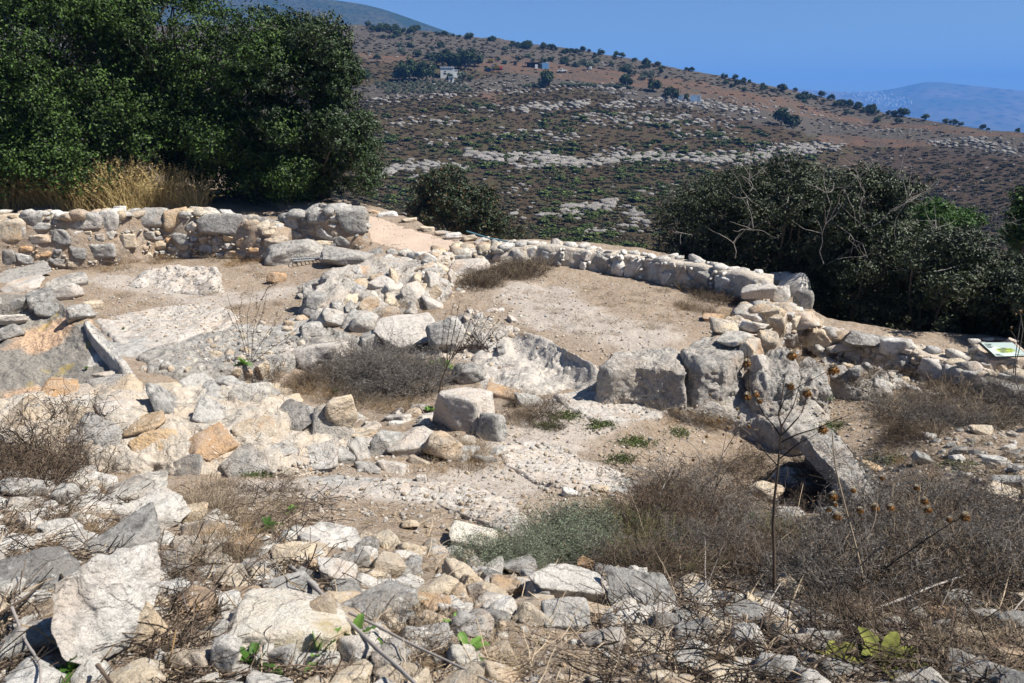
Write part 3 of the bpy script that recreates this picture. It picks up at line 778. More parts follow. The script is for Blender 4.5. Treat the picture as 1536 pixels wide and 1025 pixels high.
slab('boulder', [(1130,550,.72),(1138,528,.82),(1165,518,.86),(1188,524,.84),(1192,548,.76),(1186,575,.66),(1150,578,.64),(1133,568,.66)], .4, 'bedrock', 'left one of two big grey boulders side by side near the trench', rough=.06, rnd_edge=.14, seed=17, cat='boulder', ns=30)
slab('boulder', [(1188,548,.72),(1196,528,.8),(1215,520,.84),(1238,532,.78),(1250,556,.68),(1246,575,.6),(1215,582,.58),(1192,572,.62)], .4, 'bedrock', 'right one of two big grey boulders side by side near the trench', rough=.06, rnd_edge=.14, seed=18, cat='boulder', ns=30)

# ---- helpers placing single stones where the picture shows them
def cols_size(wm): return 'large' if wm > .55 else ('medium' if wm > .25 else 'small')
_seed = [500]
def put(px, py, w, h, mat='rock', label=None, name='stone', cat='stone', group=None, parent=None, flat=.75, rz=None, big=False, sink=.15, cp=None, planes=7, sharp=44, rough=.045, tilt=.18, box=.1):
    P, nrm = hit(px, min(py + h * .22, 1200))
    v = P - np.array([0, 0, CZ]); dep = v[1] * CP - v[2] * SP; s = F / dep
    wm, hm = w / s, h / s; a = math.atan2(-v[2], math.hypot(v[0], v[1]))
    dy = wm * flat * random.uniform(.85, 1.1)
    C = WD(px, py, math.hypot(P[0], P[1]))
    hzz = max(.28 * min(wm, hm), (hm - dy * math.sin(a) * .8) / math.cos(a))
    hzz = max(hzz, (C[2] - P[2]) * 2.2)
    _seed[0] += 1
    r0 = random.uniform(-.35, .35) if rz is None else rz
    rot = (random.gauss(0, tilt), random.gauss(0, tilt), r0 - math.atan2(v[0], v[1]))
    if big or w > 75:
        V, T = stone_v(_seed[0], 5, planes, sharp, rough, box)
        me = mkmesh(name, V, T, M[mat])
        o = link(name, me, parent, C, rot, (wm, dy, hzz))
    else:
        me = PROTO[_seed[0] * 7 % len(PROTO)]
        o = link(name, me, parent, C, rot, (wm, dy, hzz), M[mat])
    if parent is not None and parent.location.length: o.location = Vector(o.location) - parent.location
    return tag(o, label, cat if parent is None else None, group)

def wallpath(pts):
    B, Z = [], []
    for px, pb, pt in pts:
        P = ghit(px, pb); d = math.hypot(P[0], P[1]); B.append(P); Z.append(WD(px, pt, d)[2])
    return np.array(B), np.array(Z)

def core(pts, thick, mat, parent, name='core', lean=.08, rough=.06, step=.07):
    B, Z = wallpath(pts); t = np.r_[0, np.cumsum(np.hypot(*(B[1:, :2] - B[:-1, :2]).T))]
    u = np.linspace(0, t[-1], max(8, int(t[-1] / step)))
    x, y, zb, zt = [np.interp(u, t, q) for q in (B[:, 0], B[:, 1], B[:, 2], Z)]
    dx, dy = np.gradient(x), np.gradient(y); L = np.hypot(dx, dy); nx, ny = -dy / L, dx / L   # away from viewer when path runs left to right
    prof = [(0, -.25)] + [(lean * f, f) for f in np.linspace(0, .94, 10)] + [(lean + .05, .985)] + [(lean + .06 + (thick - lean - .12) * f, 1.0) for f in np.linspace(0, 1, 7)] + [(thick, .97)] + [(thick, f) for f in np.linspace(.85, -1.2, 8)]
    V = []
    for o, f in prof:
        zz = zb + (zt - zb) * f if f >= 0 else zb + f
        V.append(np.stack([x + nx * o, y + ny * o, zz], -1))
    V = np.array(V); nn = fbm(V * 2.5, 4, 3) * rough
    V[..., 0] -= nx[None] * nn; V[..., 1] -= ny[None] * nn; V[..., 2] += nn * .6
    V = np.concatenate([V[:, :1] * 0 + V[:, :1].mean(0, keepdims=True), V, V[:, :1] * 0 + V[:, -1:].mean(0, keepdims=True)], 1)
    i = np.arange(V.shape[0] * V.shape[1]).reshape(V.shape[:2])
    q = np.stack([i[:-1, :-1], i[:-1, 1:], i[1:, 1:], i[1:, :-1]], -1).reshape(-1, 4)
    me = mkmesh(name, V, q, M[mat], True); o = link(name, me, parent)
    if parent is not None: o.location = -Vector(parent.location)
    addbv(V.reshape(-1, 3), q)
    return dict(B=B, Z=Z, t=t, thick=thick, lean=lean)

def face_fill(wl, parent, sizes, taken=(), tries=2500, mats=('rock', 'cream', 'grey', 'rock', 'orange'), top=True, vmin=.02, infill=True, asp=(.55, .85), topsz=(.14, .34), prot=.05, nmax=95, topn=None, gap=.93):
    """pack irregular stones on the visible face, large first"""
    B, Z, t = wl['B'], wl['Z'], wl['t']; L = t[-1]; done = []
    def at(u, v, off):
        x, y, zb, zt = [np.interp(u, t, q) for q in (B[:, 0], B[:, 1], B[:, 2], Z)]
        x2, y2 = np.interp(min(u + .1, L), t, B[:, 0]), np.interp(min(u + .1, L), t, B[:, 1])
        x1, y1 = np.interp(max(u - .1, 0), t, B[:, 0]), np.interp(max(u - .1, 0), t, B[:, 1])
        dx, dy = x2 - x1, y2 - y1; l = math.hypot(dx, dy) + 1e-9; nx, ny = -dy / l, dx / l
        return np.array([x + nx * off, y + ny * off, zb + v]), math.atan2(dy, dx), zt - zb
    # stones already there, in wall coordinates
    for q in taken:
        done.append(q)
    parts = []
    for (lo, hi, n) in sizes:
        c = 0
        for _ in range(tries):
            if c >= n: break
            w = random.uniform(lo, hi); h = w * random.uniform(*asp); u = random.uniform(0, L)
            H = at(u, 0, 0)[2]
            if H < .08: continue
            h = min(h, H * .98); v = random.uniform(h * .4, max(h * .41, H - h * .42))
            if any(abs(u - a) < (w + ww) * .5 * gap and abs(v - b) < (h + hh_) * .5 * gap for a, b, ww, hh_ in done): continue
            done.append((u, v, w, h)); c += 1
            parts.append((u, v, w, h))
    parts.sort(key=lambda q: -q[2] * q[3])
    mb = MB(); small = 0
    for k, (u, v, w, h) in enumerate(parts):
        p, rz, H = at(u, v, wl['lean'] * v / max(H, .1))
        dpt = max(.12, min(w, .3))
        nx, ny = -math.sin(rz), math.cos(rz)
        p = p + np.array([nx, ny, 0]) * (dpt * .5 - prot * random.uniform(.5, 1.5))
        if k < nmax and w > .09:
            o = link('stone', PROTO[random.randrange(len(PROTO))], parent, Vector(p) - parent.location, (random.gauss(0, .07), random.gauss(0, .12), rz + random.choice((0, PI)) + random.gauss(0, .08)), (w * 1.04, dpt, h * 1.04), M[random.choice(mats)])
        else:
            V, T = random.choice(LOW); Mx = rotm(rz + random.gauss(0, .1), random.gauss(0, .1), random.gauss(0, .15))
            mb.add((V * np.array([w, dpt, h]) * 1.05) @ Mx.T + p - np.array(parent.location), T); small += 1
    if top:
        u = random.uniform(0, .1)
        while u < L:
            for row in range(max(1, int(wl['thick'] / .22))):
                w = random.uniform(*topsz); off = .05 + (row + random.uniform(.2, .8)) * wl['thick'] / max(1, int(wl['thick'] / .22))
                p, rz, H = at(min(u + random.uniform(-.05, .05), L), 0, off); p[2] += H + random.uniform(-.03, .03)
                V, T = random.choice(LOW); Mx = rotm(random.uniform(0, 6), random.gauss(0, .15), random.gauss(0, .15))
                mb.add((V * np.array([w, w * random.uniform(.6, .9), w * random.uniform(.35, .6)])) @ Mx.T + p - np.array(parent.location), T)
            u += random.uniform(.12, .26)
    if mb.n:
        o = mb.build('rubble_infill', M[mats[0]], parent); tag(o, kind='stuff')

def wall(name, pts, thick, coremat, label, sizes, **k):
    B, _ = wallpath(pts); e = empty(name, B.mean(0), label=label, cat='stone wall')
    wl = core(pts, thick, coremat, e, **{a: k.pop(a) for a in ('lean', 'rough') if a in k})
    mar = k.pop('marked', [])
    taken = []
    for (px, py, w, h, mt) in mar:
        P, _n = hit(px, py); u = np.interp(P[0], wl['B'][:, 0], wl['t']); zb = np.interp(u, wl['t'], wl['B'][:, 2]); dd = P - np.array([0, 0, CZ]); s = F / (dd[1] * CP - dd[2] * SP)
        wm, hm = w / s, h / s; rz = 0
        o = None; _seed[0] += 1
        C = P + np.array([0, min(wm, .4) * .5 - .06, 0])
        V, T = stone_v(_seed[0], 4, 8, 18, .05, .25)
        o = link('stone', mkmesh('stone', V, T, M[mt]), e, Vector(C) - e.location, (random.gauss(0, .04), random.gauss(0, .05), math.atan2(-P[0] * .35, P[1])), (wm, min(wm, .42), hm / math.cos(.2)))
        taken.append((u, P[2] - zb, wm, hm))
    face_fill(wl, e, sizes, taken, **k)
    return e

# long wall at the left
wall('rubble_wall', [(-260,425,338),(-120,416,332),(0,408,326),(90,404,326),(180,396,322),(250,388,322),(300,386,324),(360,388,334),(410,392,348)], .62, 'earthmortar',
     'long rubble wall on the left with big blocks on top and yellow grass behind',
     [(.30, .5, 14), (.2, .3, 26), (.12, .2, 60), (.06, .12, 160), (.035, .06, 250)], topsz=(.2, .42), tries=3000,
     marked=[(12,345,48,46,'rock'),(45,332,30,22,'dark'),(62,318,62,16,'dark'),(88,354,30,28,'grey'),(57,358,34,20,'rock'),(60,338,44,14,'grey'),(130,332,50,26,'grey'),(163,331,36,34,'white'),(218,329,60,30,'grey'),(262,331,36,36,'orange'),(348,337,112,32,'grey'),(218,355,28,15,'bedpale'),
             (196,308,20,16,'white'),(262,312,34,18,'white'),(92,358,28,26,'dark'),(115,378,26,24,'dark'),(150,376,40,26,'grey'),(190,362,26,22,'cream'),(10,385,24,30,'dark'),(38,372,20,12,'orange'),(135,330,26,20,'dark'),(28,350,30,24,'grey'),(240,368,22,16,'cream'),(382,376,20,10,'orange'),(270,358,26,18,'dark')])
wall('rubble_wall', [(392,372,344),(410,372,336),(450,374,320),(500,376,318),(540,374,324),(556,368,332)], .8, 'earthmortar',
     'short dark stub of rubble wall standing in the shade of the oak', [(.3, .5, 8), (.18, .3, 18), (.1, .18, 40), (.05, .1, 60)], topsz=(.25, .5), mats=('grey', 'dark', 'rock'),
     marked=[(528,334,46,36,'dark'),(478,326,36,22,'dark')])
wall('rubble_wall', [(640,402,392),(690,398,384),(740,396,376),(790,396,371)], .7, 'mortar',
     'low broken end of the terrace wall beside the dirt path', [(.25, .4, 8), (.12, .25, 20), (.06, .12, 50)], topsz=(.2, .42), mats=('rock', 'grey', 'white'))
wall('terrace_wall', [(786,394,370),(830,398,370),(900,409,379),(960,420,386),(1040,436,399),(1105,452,413),(1140,460,418)], .42, 'mortar',
     'curved low parapet of upright pale slabs edging the terrace floor', [(.26, .40, 40), (.14, .25, 50), (.06, .13, 120), (.04, .06, 100)], asp=(.95, 1.5), topsz=(.14, .3), mats=('white', 'rock', 'white', 'grey'), prot=.07, lean=.05)
wall('rubble_wall', [(1150,560,470),(1175,545,468),(1205,528,470),(1235,520,488)], .5, 'earthmortar',
     'sloping rubble corner falling towards the right path', [(.2, .36, 12), (.1, .2, 30), (.05, .1, 60)], topsz=(.2, .4), mats=('rock', 'cream', 'grey', 'white'))
wall('rubble_wall', [(1225,535,505),(1290,545,512),(1350,560,524),(1430,588,556),(1500,612,580)], .4, 'mortar',
     'low tumbled wall running right towards the information board', [(.22, .36, 10), (.1, .22, 26), (.05, .1, 60)], topsz=(.16, .36), mats=('rock', 'grey', 'bedpale'))

# squared pier of the corner
e = empty('masonry_pier', W(1110, 540, .5), label='squared masonry pier with an orange stained edge beside the carved rock', cat='masonry')
slab3('core', [W(*q) for q in [(1062,500,.92),(1088,476,.98),(1125,458,1.02),(1178,462,1.0),(1178,482,.96),(1150,500,.94),(1128,520,.9),(1095,512,.9)]], (0, 0, -.7), 'mortar', .05, parent=e, seed=21, taper=.03, rnd_edge=.06)
for q in [(1085,490,50,26,'rock'),(1120,470,46,22,'bedpale'),(1150,470,40,26,'rock'),(1130,490,44,24,'white'),(1100,508,48,20,'rock'),(1165,490,30,40,'cream'),(1150,515,34,44,'rock'),(1138,545,30,36,'bedpale'),(1120,525,24,30,'cream'),(1070,478,34,14,'orange')]:
    put(*q, parent=e, name='stone', flat=.8)

# plastered basin wall at the left
e = empty('basin_wall', W(60, 590, .5), label='plastered basin wall with orange patches and a rough stone rim at the left edge', cat='masonry')
slab3('core', [W(*q) for q in [(-160,600,.72),(-150,455,1.3),(0,438,1.38),(70,438,1.38),(112,462,1.3),(150,505,1.12),(190,550,.95),(222,590,.80),(150,598,.76),(0,600,.72)]], (0, .25, -.8), 'plaster', .03, parent=e, seed=23, rnd_edge=.05, taper=.0, nth=240, ns=60)
def bar(name, pts, r, mat, parent=None, sides=10, rough=.25, **k):
    P = np.array(pts); t = np.linspace(0, len(P) - 1, 40); Q = np.stack([np.interp(t, range(len(P)), P[:, a]) for a in range(3)], -1)
    V, q = tubes(Q[None], np.array([r * (1 - .5 * np.abs(np.linspace(-1, 1, 40)) ** 8)]), sides)
    V = V + fbm(V * 5, 3, 3)[:, None] * r * rough * np.array([1, .5, 1])
    if parent is not None: V = V - np.array(parent.location)
    return tag(link(name, mkmesh(name, V, q, M[mat]), parent), **k)
slab3('curb', [W(*q) for q in [(112,470,1.30),(124,468,1.31),(168,515,1.13),(205,562,.98),(222,590,.90),(205,592,.88),(186,560,.97),(148,514,1.13)]], (0, 0, -.12), 'white', .015, parent=e, seed=61, rnd_edge=.02, ns=14, nd=8)
for q in [(20,462,60,30,'dark'),(60,450,46,34,'grey'),(95,440,50,30,'bedpale'),(30,430,70,22,'bedpale'),(120,470,40,34,'grey'),(15,480,50,22,'white'),(70,465,34,26,'dark'),(-30,460,60,40,'grey'),(10,500,46,26,'grey'),(140,458,30,24,'rock'),(165,565,44,24,'bedpale'),(100,425,60,26,'bedrock'),(30,412,90,18,'grey')]:
    put(*q, parent=e, name='stone', flat=.7)

# broad mortared wall top across the left middle
e = empty('masonry_wall', W(260, 690, .8), label='broad mortared rubble wall top sloping across the left middle', cat='stone wall')
slab3('core', [W(*q) for q in [(-120,610,1.12),(0,592,1.1),(90,572,1.08),(210,580,1.06),(330,558,1.05),(400,570,1.05),(450,588,1.03),(505,604,1.0),(538,632,.92),(525,662,.8),(490,700,.74),(440,714,.74),(370,716,.76),(280,714,.8),(190,700,.86),(120,682,.92),(0,670,.98),(-120,680,1.0)]],
      (0, -.05, -.7), 'mortar', .05, parent=e, seed=25, rnd_edge=.16, taper=.02, nth=300, ns=70, dome=.16)
MW = len(BV) - 1
EMW = e
KEEP = []
def scatter(poly, n, smin, smax, mats, only=None, flat=.45, proud=.3, gap=.85, tilt=.12, name='stone', parent=None, nobj=60, powr=2.0, label=None, group=None, cat='stone', stuffname=None, zstuff=None, aspect=(.6, .95), shape=None, avoid=()):
    P = np.array(poly, float); lo, hi = P.min(0), P.max(0); out = []
    def inside(x, y):
        c = False; j = len(P) - 1
        for i in range(len(P)):
            if (P[i, 1] > y) != (P[j, 1] > y) and x < (P[j, 0] - P[i, 0]) * (y - P[i, 1]) / (P[j, 1] - P[i, 1]) + P[i, 0]: c = not c
            j = i
        return c
    cell = {}
    tr = 0
    while len(out) < n and tr < n * 14:
        tr += 1
        px, py = random.uniform(lo[0], hi[0]), random.uniform(lo[1], hi[1])
        if not inside(px, py): continue
        if any(abs(px - q[0]) < q[2] * .42 and abs(py - q[1]) < q[3] * .5 for q in KEEP): continue
        fr = len(out) / n
        s = smin + (smax - smin) * (1 - fr) ** powr * random.uniform(.75, 1.05)
        Q, nrm = hit(px, py, only)
        ok = True; cs = smax
        key = (int(Q[0] // cs), int(Q[1] // cs))
        for a in (-1, 0, 1):
            for b in (-1, 0, 1):
                for (X, S) in cell.get((key[0] + a, key[1] + b), ()):
                    if np.sum((X - Q) ** 2) < ((s + S) * .5 * gap) ** 2: ok = False; break
                if not ok: break
            if not ok: break
        if not ok: continue
        cell.setdefault(key, []).append((Q, s)); out.append((Q, nrm, s))
    out.sort(key=lambda q: -q[2]); mb = MB(); loc0 = np.array(parent.location) if parent is not None else np.zeros(3)
    for k, (Q, nrm, s) in enumerate(out):
        asp = random.uniform(*aspect); hgt = s * flat * random.uniform(.7, 1.4)
        up = Vector(nrm) if nrm.z > 0 else -Vector(nrm)
        Rq = up.to_track_quat('Z', 'Y').to_matrix() @ Matrix.Rotation(random.uniform(0, 6.28), 3, 'Z') @ Matrix.Rotation(random.gauss(0, tilt), 3, 'X') @ Matrix.Rotation(random.gauss(0, tilt), 3, 'Y')
        C = Q + np.array(up) * hgt * (proud - .5)
        if k < nobj:
            mt = random.choice(mats)
            o = link(name, random.choice(PROTO), parent, C - loc0, Rq.to_euler(), (s, s * asp, hgt), M[mt])
            if parent is None:
                lb = label
                if label and '%' in label:
                    lb = label % {'white': 'whitish', 'cream': 'creamy', 'rock': 'mottled', 'grey': 'grey', 'orange': 'ochre', 'dark': 'dark', 'yellow': 'stained', 'bedpale': 'pale'}[mt]
                tag(o, lb, cat, group)
        else:
            V, T = random.choice(LOW if s > .03 else LOW1)
            mb.add((V * np.array([s, s * asp, hgt])) @ np.array(Rq).T + C - loc0, T)
    if mb.n:
        o = mb.build(stuffname or 'rubble_infill', M[mats[0]], parent)
        tag(o, kind='stuff', label=zstuff, cat='rubble' if parent is None else None)
LOW1 = [stone_v(400 + i, 1, 6, 10, .03) for i in range(8)]
scatter([(-40,590),(90,572),(330,560),(450,590),(535,635),(520,670),(470,712),(270,712),(120,682),(-40,672)], 1000, .035, .40, ['rock', 'cream', 'bedpale', 'grey', 'rock', 'bedrock', 'orange'], [MW], flat=.32, proud=.24, gap=.8, parent=EMW, nobj=100, powr=1.5, tilt=.05)

# ---- single stones, hand placed
S = [
# big foreground
(430,935,196,92,'yellow','largest pale boulder with mossy yellow stain at the bottom left'),(483,932,60,84,'cream','creamy upright slab leaning on the mossy stained boulder'),
(62,862,132,64,'dark','dark grey streaked boulder behind the leaning slab at the left edge'),(92,800,60,52,'white','white upright stone above the dark streaked boulder'),
(195,812,110,70,'grey','long pale grey stone right behind the leaning slab'),(232,772,96,62,'white','brightest white boulder in the left foreground rubble'),(288,772,52,44,'cream','cream stone touching the brightest white boulder'),
(40,732,62,46,'grey','grey block among dry stalks near the left edge'),(98,745,46,46,'grey','grey stone right of the block among dry stalks'),(205,735,100,44,'rock','mottled stone below the mortared wall at left'),
(432,886,86,42,'grey','smooth grey rock behind the mossy stained boulder'),(500,808,92,34,'white','flat white slab propped on two stones'),(462,815,34,30,'grey','small grey stone under the left end of the flat white slab'),
(522,842,58,44,'grey','grey stone under the right end of the flat white slab'),(505,862,62,48,'white','white angular stone in front of the propped slab'),(438,835,66,48,'rock','mottled stone left below the flat white slab'),
(475,845,30,30,'cream','yellowish stone chip below the flat white slab'),(578,850,56,50,'cream','tan rounded block right of the propped slab'),(645,850,50,32,'cream','smooth cream stone behind the long yellowish block'),
(654,882,82,46,'cream','long yellowish block in the middle of the rubble'),(652,905,50,34,'orange','pinkish stone in front of the long yellowish block'),(710,806,78,50,'yellow','pale wedge shaped stone beside the dark rock nose'),
(690,920,38,36,'white','white stone standing alone right of the fallen stalk'),(714,888,30,44,'white','upright pointed white stone left of the pale pair'),(762,882,58,50,'rock','pale blocky stone left of the biggest grey white boulder'),
(740,866,34,28,'grey','grey stone behind the pointed white stone'),(778,848,52,36,'grey','grey capped stone at the foot of the sage bush'),(846,880,116,78,'white','biggest grey and white boulder in the centre foreground'),
(812,890,50,40,'grey','dark cracked corner block against the biggest centre boulder'),(848,925,74,54,'rock','tan cracked stone below the biggest centre boulder'),(816,902,34,26,'cream','small beige stone at the left foot of the biggest centre boulder'),
(898,922,54,32,'cream','peach coloured stone right below the biggest centre boulder'),(918,938,30,22,'cream','small cream stone beside the peach coloured stone'),(962,896,112,48,'dark','dark topped grey boulder right of the biggest centre boulder'),
(880,848,30,34,'orange','ochre stone leaning behind the biggest centre boulder'),(1036,890,30,26,'cream','pale yellow stone at the edge of the brambles'),(975,928,58,40,'white','white angular stone below the dark topped boulder'),
(935,912,46,34,'rock','mottled stone between peach stone and white angular stone'),(972,960,60,34,'cream','pink banded stone at the front of the central heap'),(1102,924,92,36,'grey','flat grey slab tilted to the left above the lower rubble'),
(1128,906,32,30,'cream','round beige stone behind the flat grey slab'),(1183,882,42,46,'cream','tall tan stone at the foot of the dry brambles'),(1000,915,40,30,'rock','stone right of the white angular stone in the heap'),
(1030,925,44,30,'grey','grey stone left of the flat grey slab'),(1165,925,50,34,'white','whitish stone right of the flat grey slab'),(1262,944,62,30,'white','white stone half hidden under dry stalks right of centre'),
(1318,960,38,26,'cream','cream stone above the broad green leaves'),(1402,922,52,34,'orange','tan slab among the dark stalks at lower right'),(1432,905,56,40,'grey','grey stone behind the tan slab at lower right'),
(1168,1000,84,62,'grey','big smooth grey brown stone at the bottom right of centre'),(1118,1000,62,34,'white','bright white stone left of the smooth grey brown stone'),(1080,985,54,44,'cream','cream stone in the front row of the right heap'),
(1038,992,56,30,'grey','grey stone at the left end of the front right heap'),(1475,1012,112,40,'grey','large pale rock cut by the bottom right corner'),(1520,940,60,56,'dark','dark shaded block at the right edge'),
(1478,925,44,32,'grey','rounded grey stone left of the dark shaded block'),(338,990,42,92,'white','upright narrow white stone at the bottom left of centre'),(388,836,40,26,'white','small bright white stone above the grey rock'),
(362,822,44,44,'orange','peach stone half in the dry stalks'),(352,868,60,44,'rock','stone left of the small ochre cobble'),(372,895,56,40,'cream','rounded stone against the left of the mossy boulder'),
(342,905,40,40,'white','white stone left of the mossy stained boulder'),(615,786,30,20,'cream','lone cream stone on the dirt above the tan rounded block'),(570,905,112,52,'grey','rough grey lumpy rock behind the fallen stalk'),
(632,718,15,15,'white','tiny bright white stone on the pale shelf'),(855,740,26,18,'white','white stone left of the pair beside the sage bush'),(898,732,30,18,'cream','cream stone right of the pair beside the sage bush'),
(1102,762,20,20,'orange','small yellow stone in the brambles left of the thistle stem'),(1145,738,60,38,'rock','pale rounded slab at the foot of the tallest thistle'),(1200,722,84,40,'bedpale','flat tan slab in the bottom of the trench'),
(1215,716,34,12,'orange','small orange slab lying on the flat tan slab'),(1185,770,42,22,'grey','light grey stone near the foot of the thistle'),(1250,770,44,28,'rock','pinkish stone at the mouth of the trench'),
(1310,703,38,20,'orange','orange split stone lying on the narrow ledge'),(1490,690,34,22,'white','white stone upper left in the right hand scatter'),(1512,722,44,22,'rock','ribbed pale stone in the right hand scatter'),
(1530,705,34,20,'grey','grey stone at the right edge of the scatter'),(1505,738,46,22,'cream','layered cream stone lowest in the right hand scatter'),(1385,690,32,24,'dark','dark grey stone on the dry grass right of the ledge'),
(1438,677,26,18,'grey','mottled grey stone in the middle of the right field'),(1360,740,34,16,'bedpale','flat pale stone half buried right of the ledge end'),(1395,655,20,12,'white','small white stone nearest the grey bushes at right'),
(1470,645,34,20,'cream','pale stone at the back of the right field'),(1430,620,26,12,'white','flat whitish chip beside the far grey bushes'),
# middle
(485,535,78,54,'bedpale','round pale boulder sitting in the brown bushes'),(496,426,82,44,'bedrock','flat topped grey boulder on the rubble heap'),
(415,418,30,22,'orange','square pinkish block on the floor of the left room'),(690,618,96,84,'bedpale','big pale angular boulder below the green leaved mullein'),(738,642,50,62,'grey','grey conglomerate lump right of the big angular boulder'),
(705,560,54,40,'grey','grey boulder right of the green mullein leaves'),(612,505,100,52,'bedpale','wide pale rock behind the grey twiggy bush'),(668,500,60,52,'grey','pointed grey rock behind the dry mullein'),(560,512,46,40,'grey','grey stone between the rubble heap and the wide pale rock'),
(620,665,90,56,'bedpale','large pale outcrop stone left of the big angular boulder'),(575,668,56,50,'rock','mottled rock beside the brown grass tuft'),(665,672,60,56,'rock','broken rock under the big angular boulder'),(512,620,52,60,'cream','creamy end stone of the mortared wall'),
(505,478,50,34,'rock','mottled pale stone at the foot of the rubble heap'),(545,486,44,40,'grey','grey stone at the right foot of the rubble heap'),(470,495,40,30,'grey','grey wedge at the left foot of the rubble heap'),
(790,600,50,34,'grey','small grey rock half hidden in brown grass'),(755,590,60,24,'orange','reddish flat stone beside the bedrock apron'),(935,372,1,1,'grey',None),
(440,378,110,50,'bedrock','broad grey rock at the right foot of the long wall'),(520,388,80,38,'bedrock','sloping grey block behind the iron grate'),(570,400,60,34,'white','white rock right behind the rubble heap'),(480,368,50,22,'rock','pale stone before the dark wall stub'),
(612,400,50,30,'rock','pale stone at the near end of the path'),(640,388,36,22,'white','whitish stone beside the path end'),(700,402,70,26,'bedpale','broad pale rock behind the brown grass on the terrace'),
(1135,434,52,30,'bedpale','pale flat boulder on the wall corner'),(1166,446,46,46,'grey','grey rounded boulder on the wall corner'),(1190,432,48,46,'white','white boulder topping the wall corner'),(1206,452,32,38,'grey','small grey boulder right on the wall corner'),
(1172,420,34,26,'rock','top stone leaning at the back of the wall corner'),(1200,482,56,36,'bedpale','pale block below the corner boulders'),(1226,506,40,34,'cream','cream block lower on the sloping corner'),
(1300,510,66,30,'grey','grey layered slab on the low right wall'),(1345,520,50,36,'rock','pale upright block on the low right wall'),(1265,520,50,24,'bedpale','flat block at the start of the low right wall'),(1280,560,20,18,'dark','dark stone by the right bedrock slab'),
]
KEEP += [q for q in S if q[2] >= 40 and q[5]] + [(128, 915, 190, 180)]
for q in S:
    if q[5] is None: continue
    put(q[0], q[1], q[2], q[3], q[4], q[5], name='boulder' if q[2] > 70 else 'stone', cat='boulder' if q[2] > 70 else 'stone', big=q[2] > 60 or q[1] > 830, box=.05)

# the leaning slab at the lower left
P0, _ = hit(125, 962); D0 = math.hypot(P0[0], P0[1])
def lean(px, py): return WD(px, py, D0 - .18 + (962 - py) * .0010)
o = slab3('leaning_slab', [lean(*q) for q in [(66,900),(70,872),(96,858),(118,852),(132,842),(150,846),(170,838),(189,835),(190,862),(184,905),(178,965),(150,1005),(90,1005),(68,950)]],
      (.03, .10, -.03), 'white', .022, bv=False, nth=260, rnd_edge=.02, seed=31, taper=-.03, ns=50, nd=12, label='flat cream slab standing on edge at the lower left', cat='stone')

# ---- rubble heap between the rooms
e = empty('rubble_heap', W(550, 470, .5), label='heap of loose broken stones between the two rooms', cat='rubble heap')
slab3('core', [W(*q) for q in [(450,440,.75),(480,405,.9),(540,382,.95),(610,378,.9),(665,392,.85),(672,420,.72),(650,450,.6),(600,470,.52),(540,480,.5),(480,478,.52)]], (0, 0, -.5), 'bedrock', .08, parent=e, seed=33, rnd_edge=.2, taper=.1)
HP_ = len(BV) - 1
scatter([(450,440),(480,405),(540,382),(610,378),(665,392),(680,425),(650,462),(600,482),(540,492),(470,484)], 420, .04, .40, ['grey', 'rock', 'bedpale', 'bedrock', 'rock', 'grey', 'cream'], [HP_, 0], flat=.5, proud=.38, gap=.76, parent=e, nobj=95, powr=1.6, tilt=.3)
# rubble wall band at right of the mortared wall, below the boulders
scatter([(540,640),(620,610),(700,650),(760,640),(745,690),(640,700),(560,705),(500,700)], 110, .04, .3, ['rock', 'bedpale', 'grey'], None, flat=.5, proud=.4, parent=None, nobj=24, label='%s rubble chunk set around the big angular boulder', group='rubble around the angular boulder', stuffname='rubble', zstuff='small broken stones around the angular boulder')
# loose rubble of the foreground
LBL = '%s rubble stone %s'
for (poly, n, a, b, mats, nob, where, grp) in [
  ([(0,720),(120,700),(330,770),(420,830),(420,980),(300,1040),(-40,1040),(-40,760)], 300, .03, .26, ['white','rock','grey','cream','white'], 36, 'in the left foreground scatter', 'left foreground rubble'),
  ([(330,820),(480,800),(700,830),(760,900),(720,960),(560,1000),(420,900)], 300, .025, .2, ['white','rock','cream','grey'], 36, 'between the boulders of the middle foreground', 'middle foreground rubble'),
  ([(700,860),(830,850),(1060,880),(1220,930),(1230,1040),(1000,1040),(900,960),(760,930)], 420, .025, .2, ['white','cream','rock','white','grey'], 46, 'in the heap along the lower centre', 'lower centre rubble'),
  ([(300,960),(700,940),(760,1000),(760,1045),(250,1045)], 180, .025, .2, ['cream','rock','white'], 22, 'along the bottom edge left of centre', 'bottom edge rubble'),
  ([(1180,900),(1536,900),(1560,1045),(1200,1045)], 170, .03, .2, ['grey','rock','dark','cream'], 26, 'in the shadowy lower right corner', 'lower right rubble'),
  ([(1380,620),(1560,620),(1560,770),(1440,740)], 170, .03, .16, ['rock','white','grey'], 26, 'on the dry grass at the right', 'right field rubble'),
  ([(620,390),(760,385),(700,440),(640,450)], 110, .03, .2, ['rock','white','grey'], 14, 'beside the end of the dirt path', 'path end rubble'),
  ([(1200,480),(1250,490),(1440,560),(1420,600),(1240,560)], 170, .03, .22, ['rock','grey','bedpale'], 22, 'along the low right wall', 'right wall rubble'),
  ([(560,530),(760,440),(800,480),(720,600),(650,600)], 90, .03, .2, ['rock','grey','bedpale'], 14, 'on the slope behind the dry mullein', 'mullein slope rubble'),
  ([(200,560),(330,500),(420,470),(480,480),(420,560),(340,560)], 120, .03, .2, ['rock','cream','bedpale'], 12, 'on the bedrock of the left room', 'left room rubble')]:
    scatter(poly, n, a, b, mats, None, flat=.62, proud=.42, gap=.8, tilt=.25, nobj=nob, powr=2.6, label='%s rubble stone ' + where, group=grp, stuffname='rubble', zstuff='small broken stones ' + where)
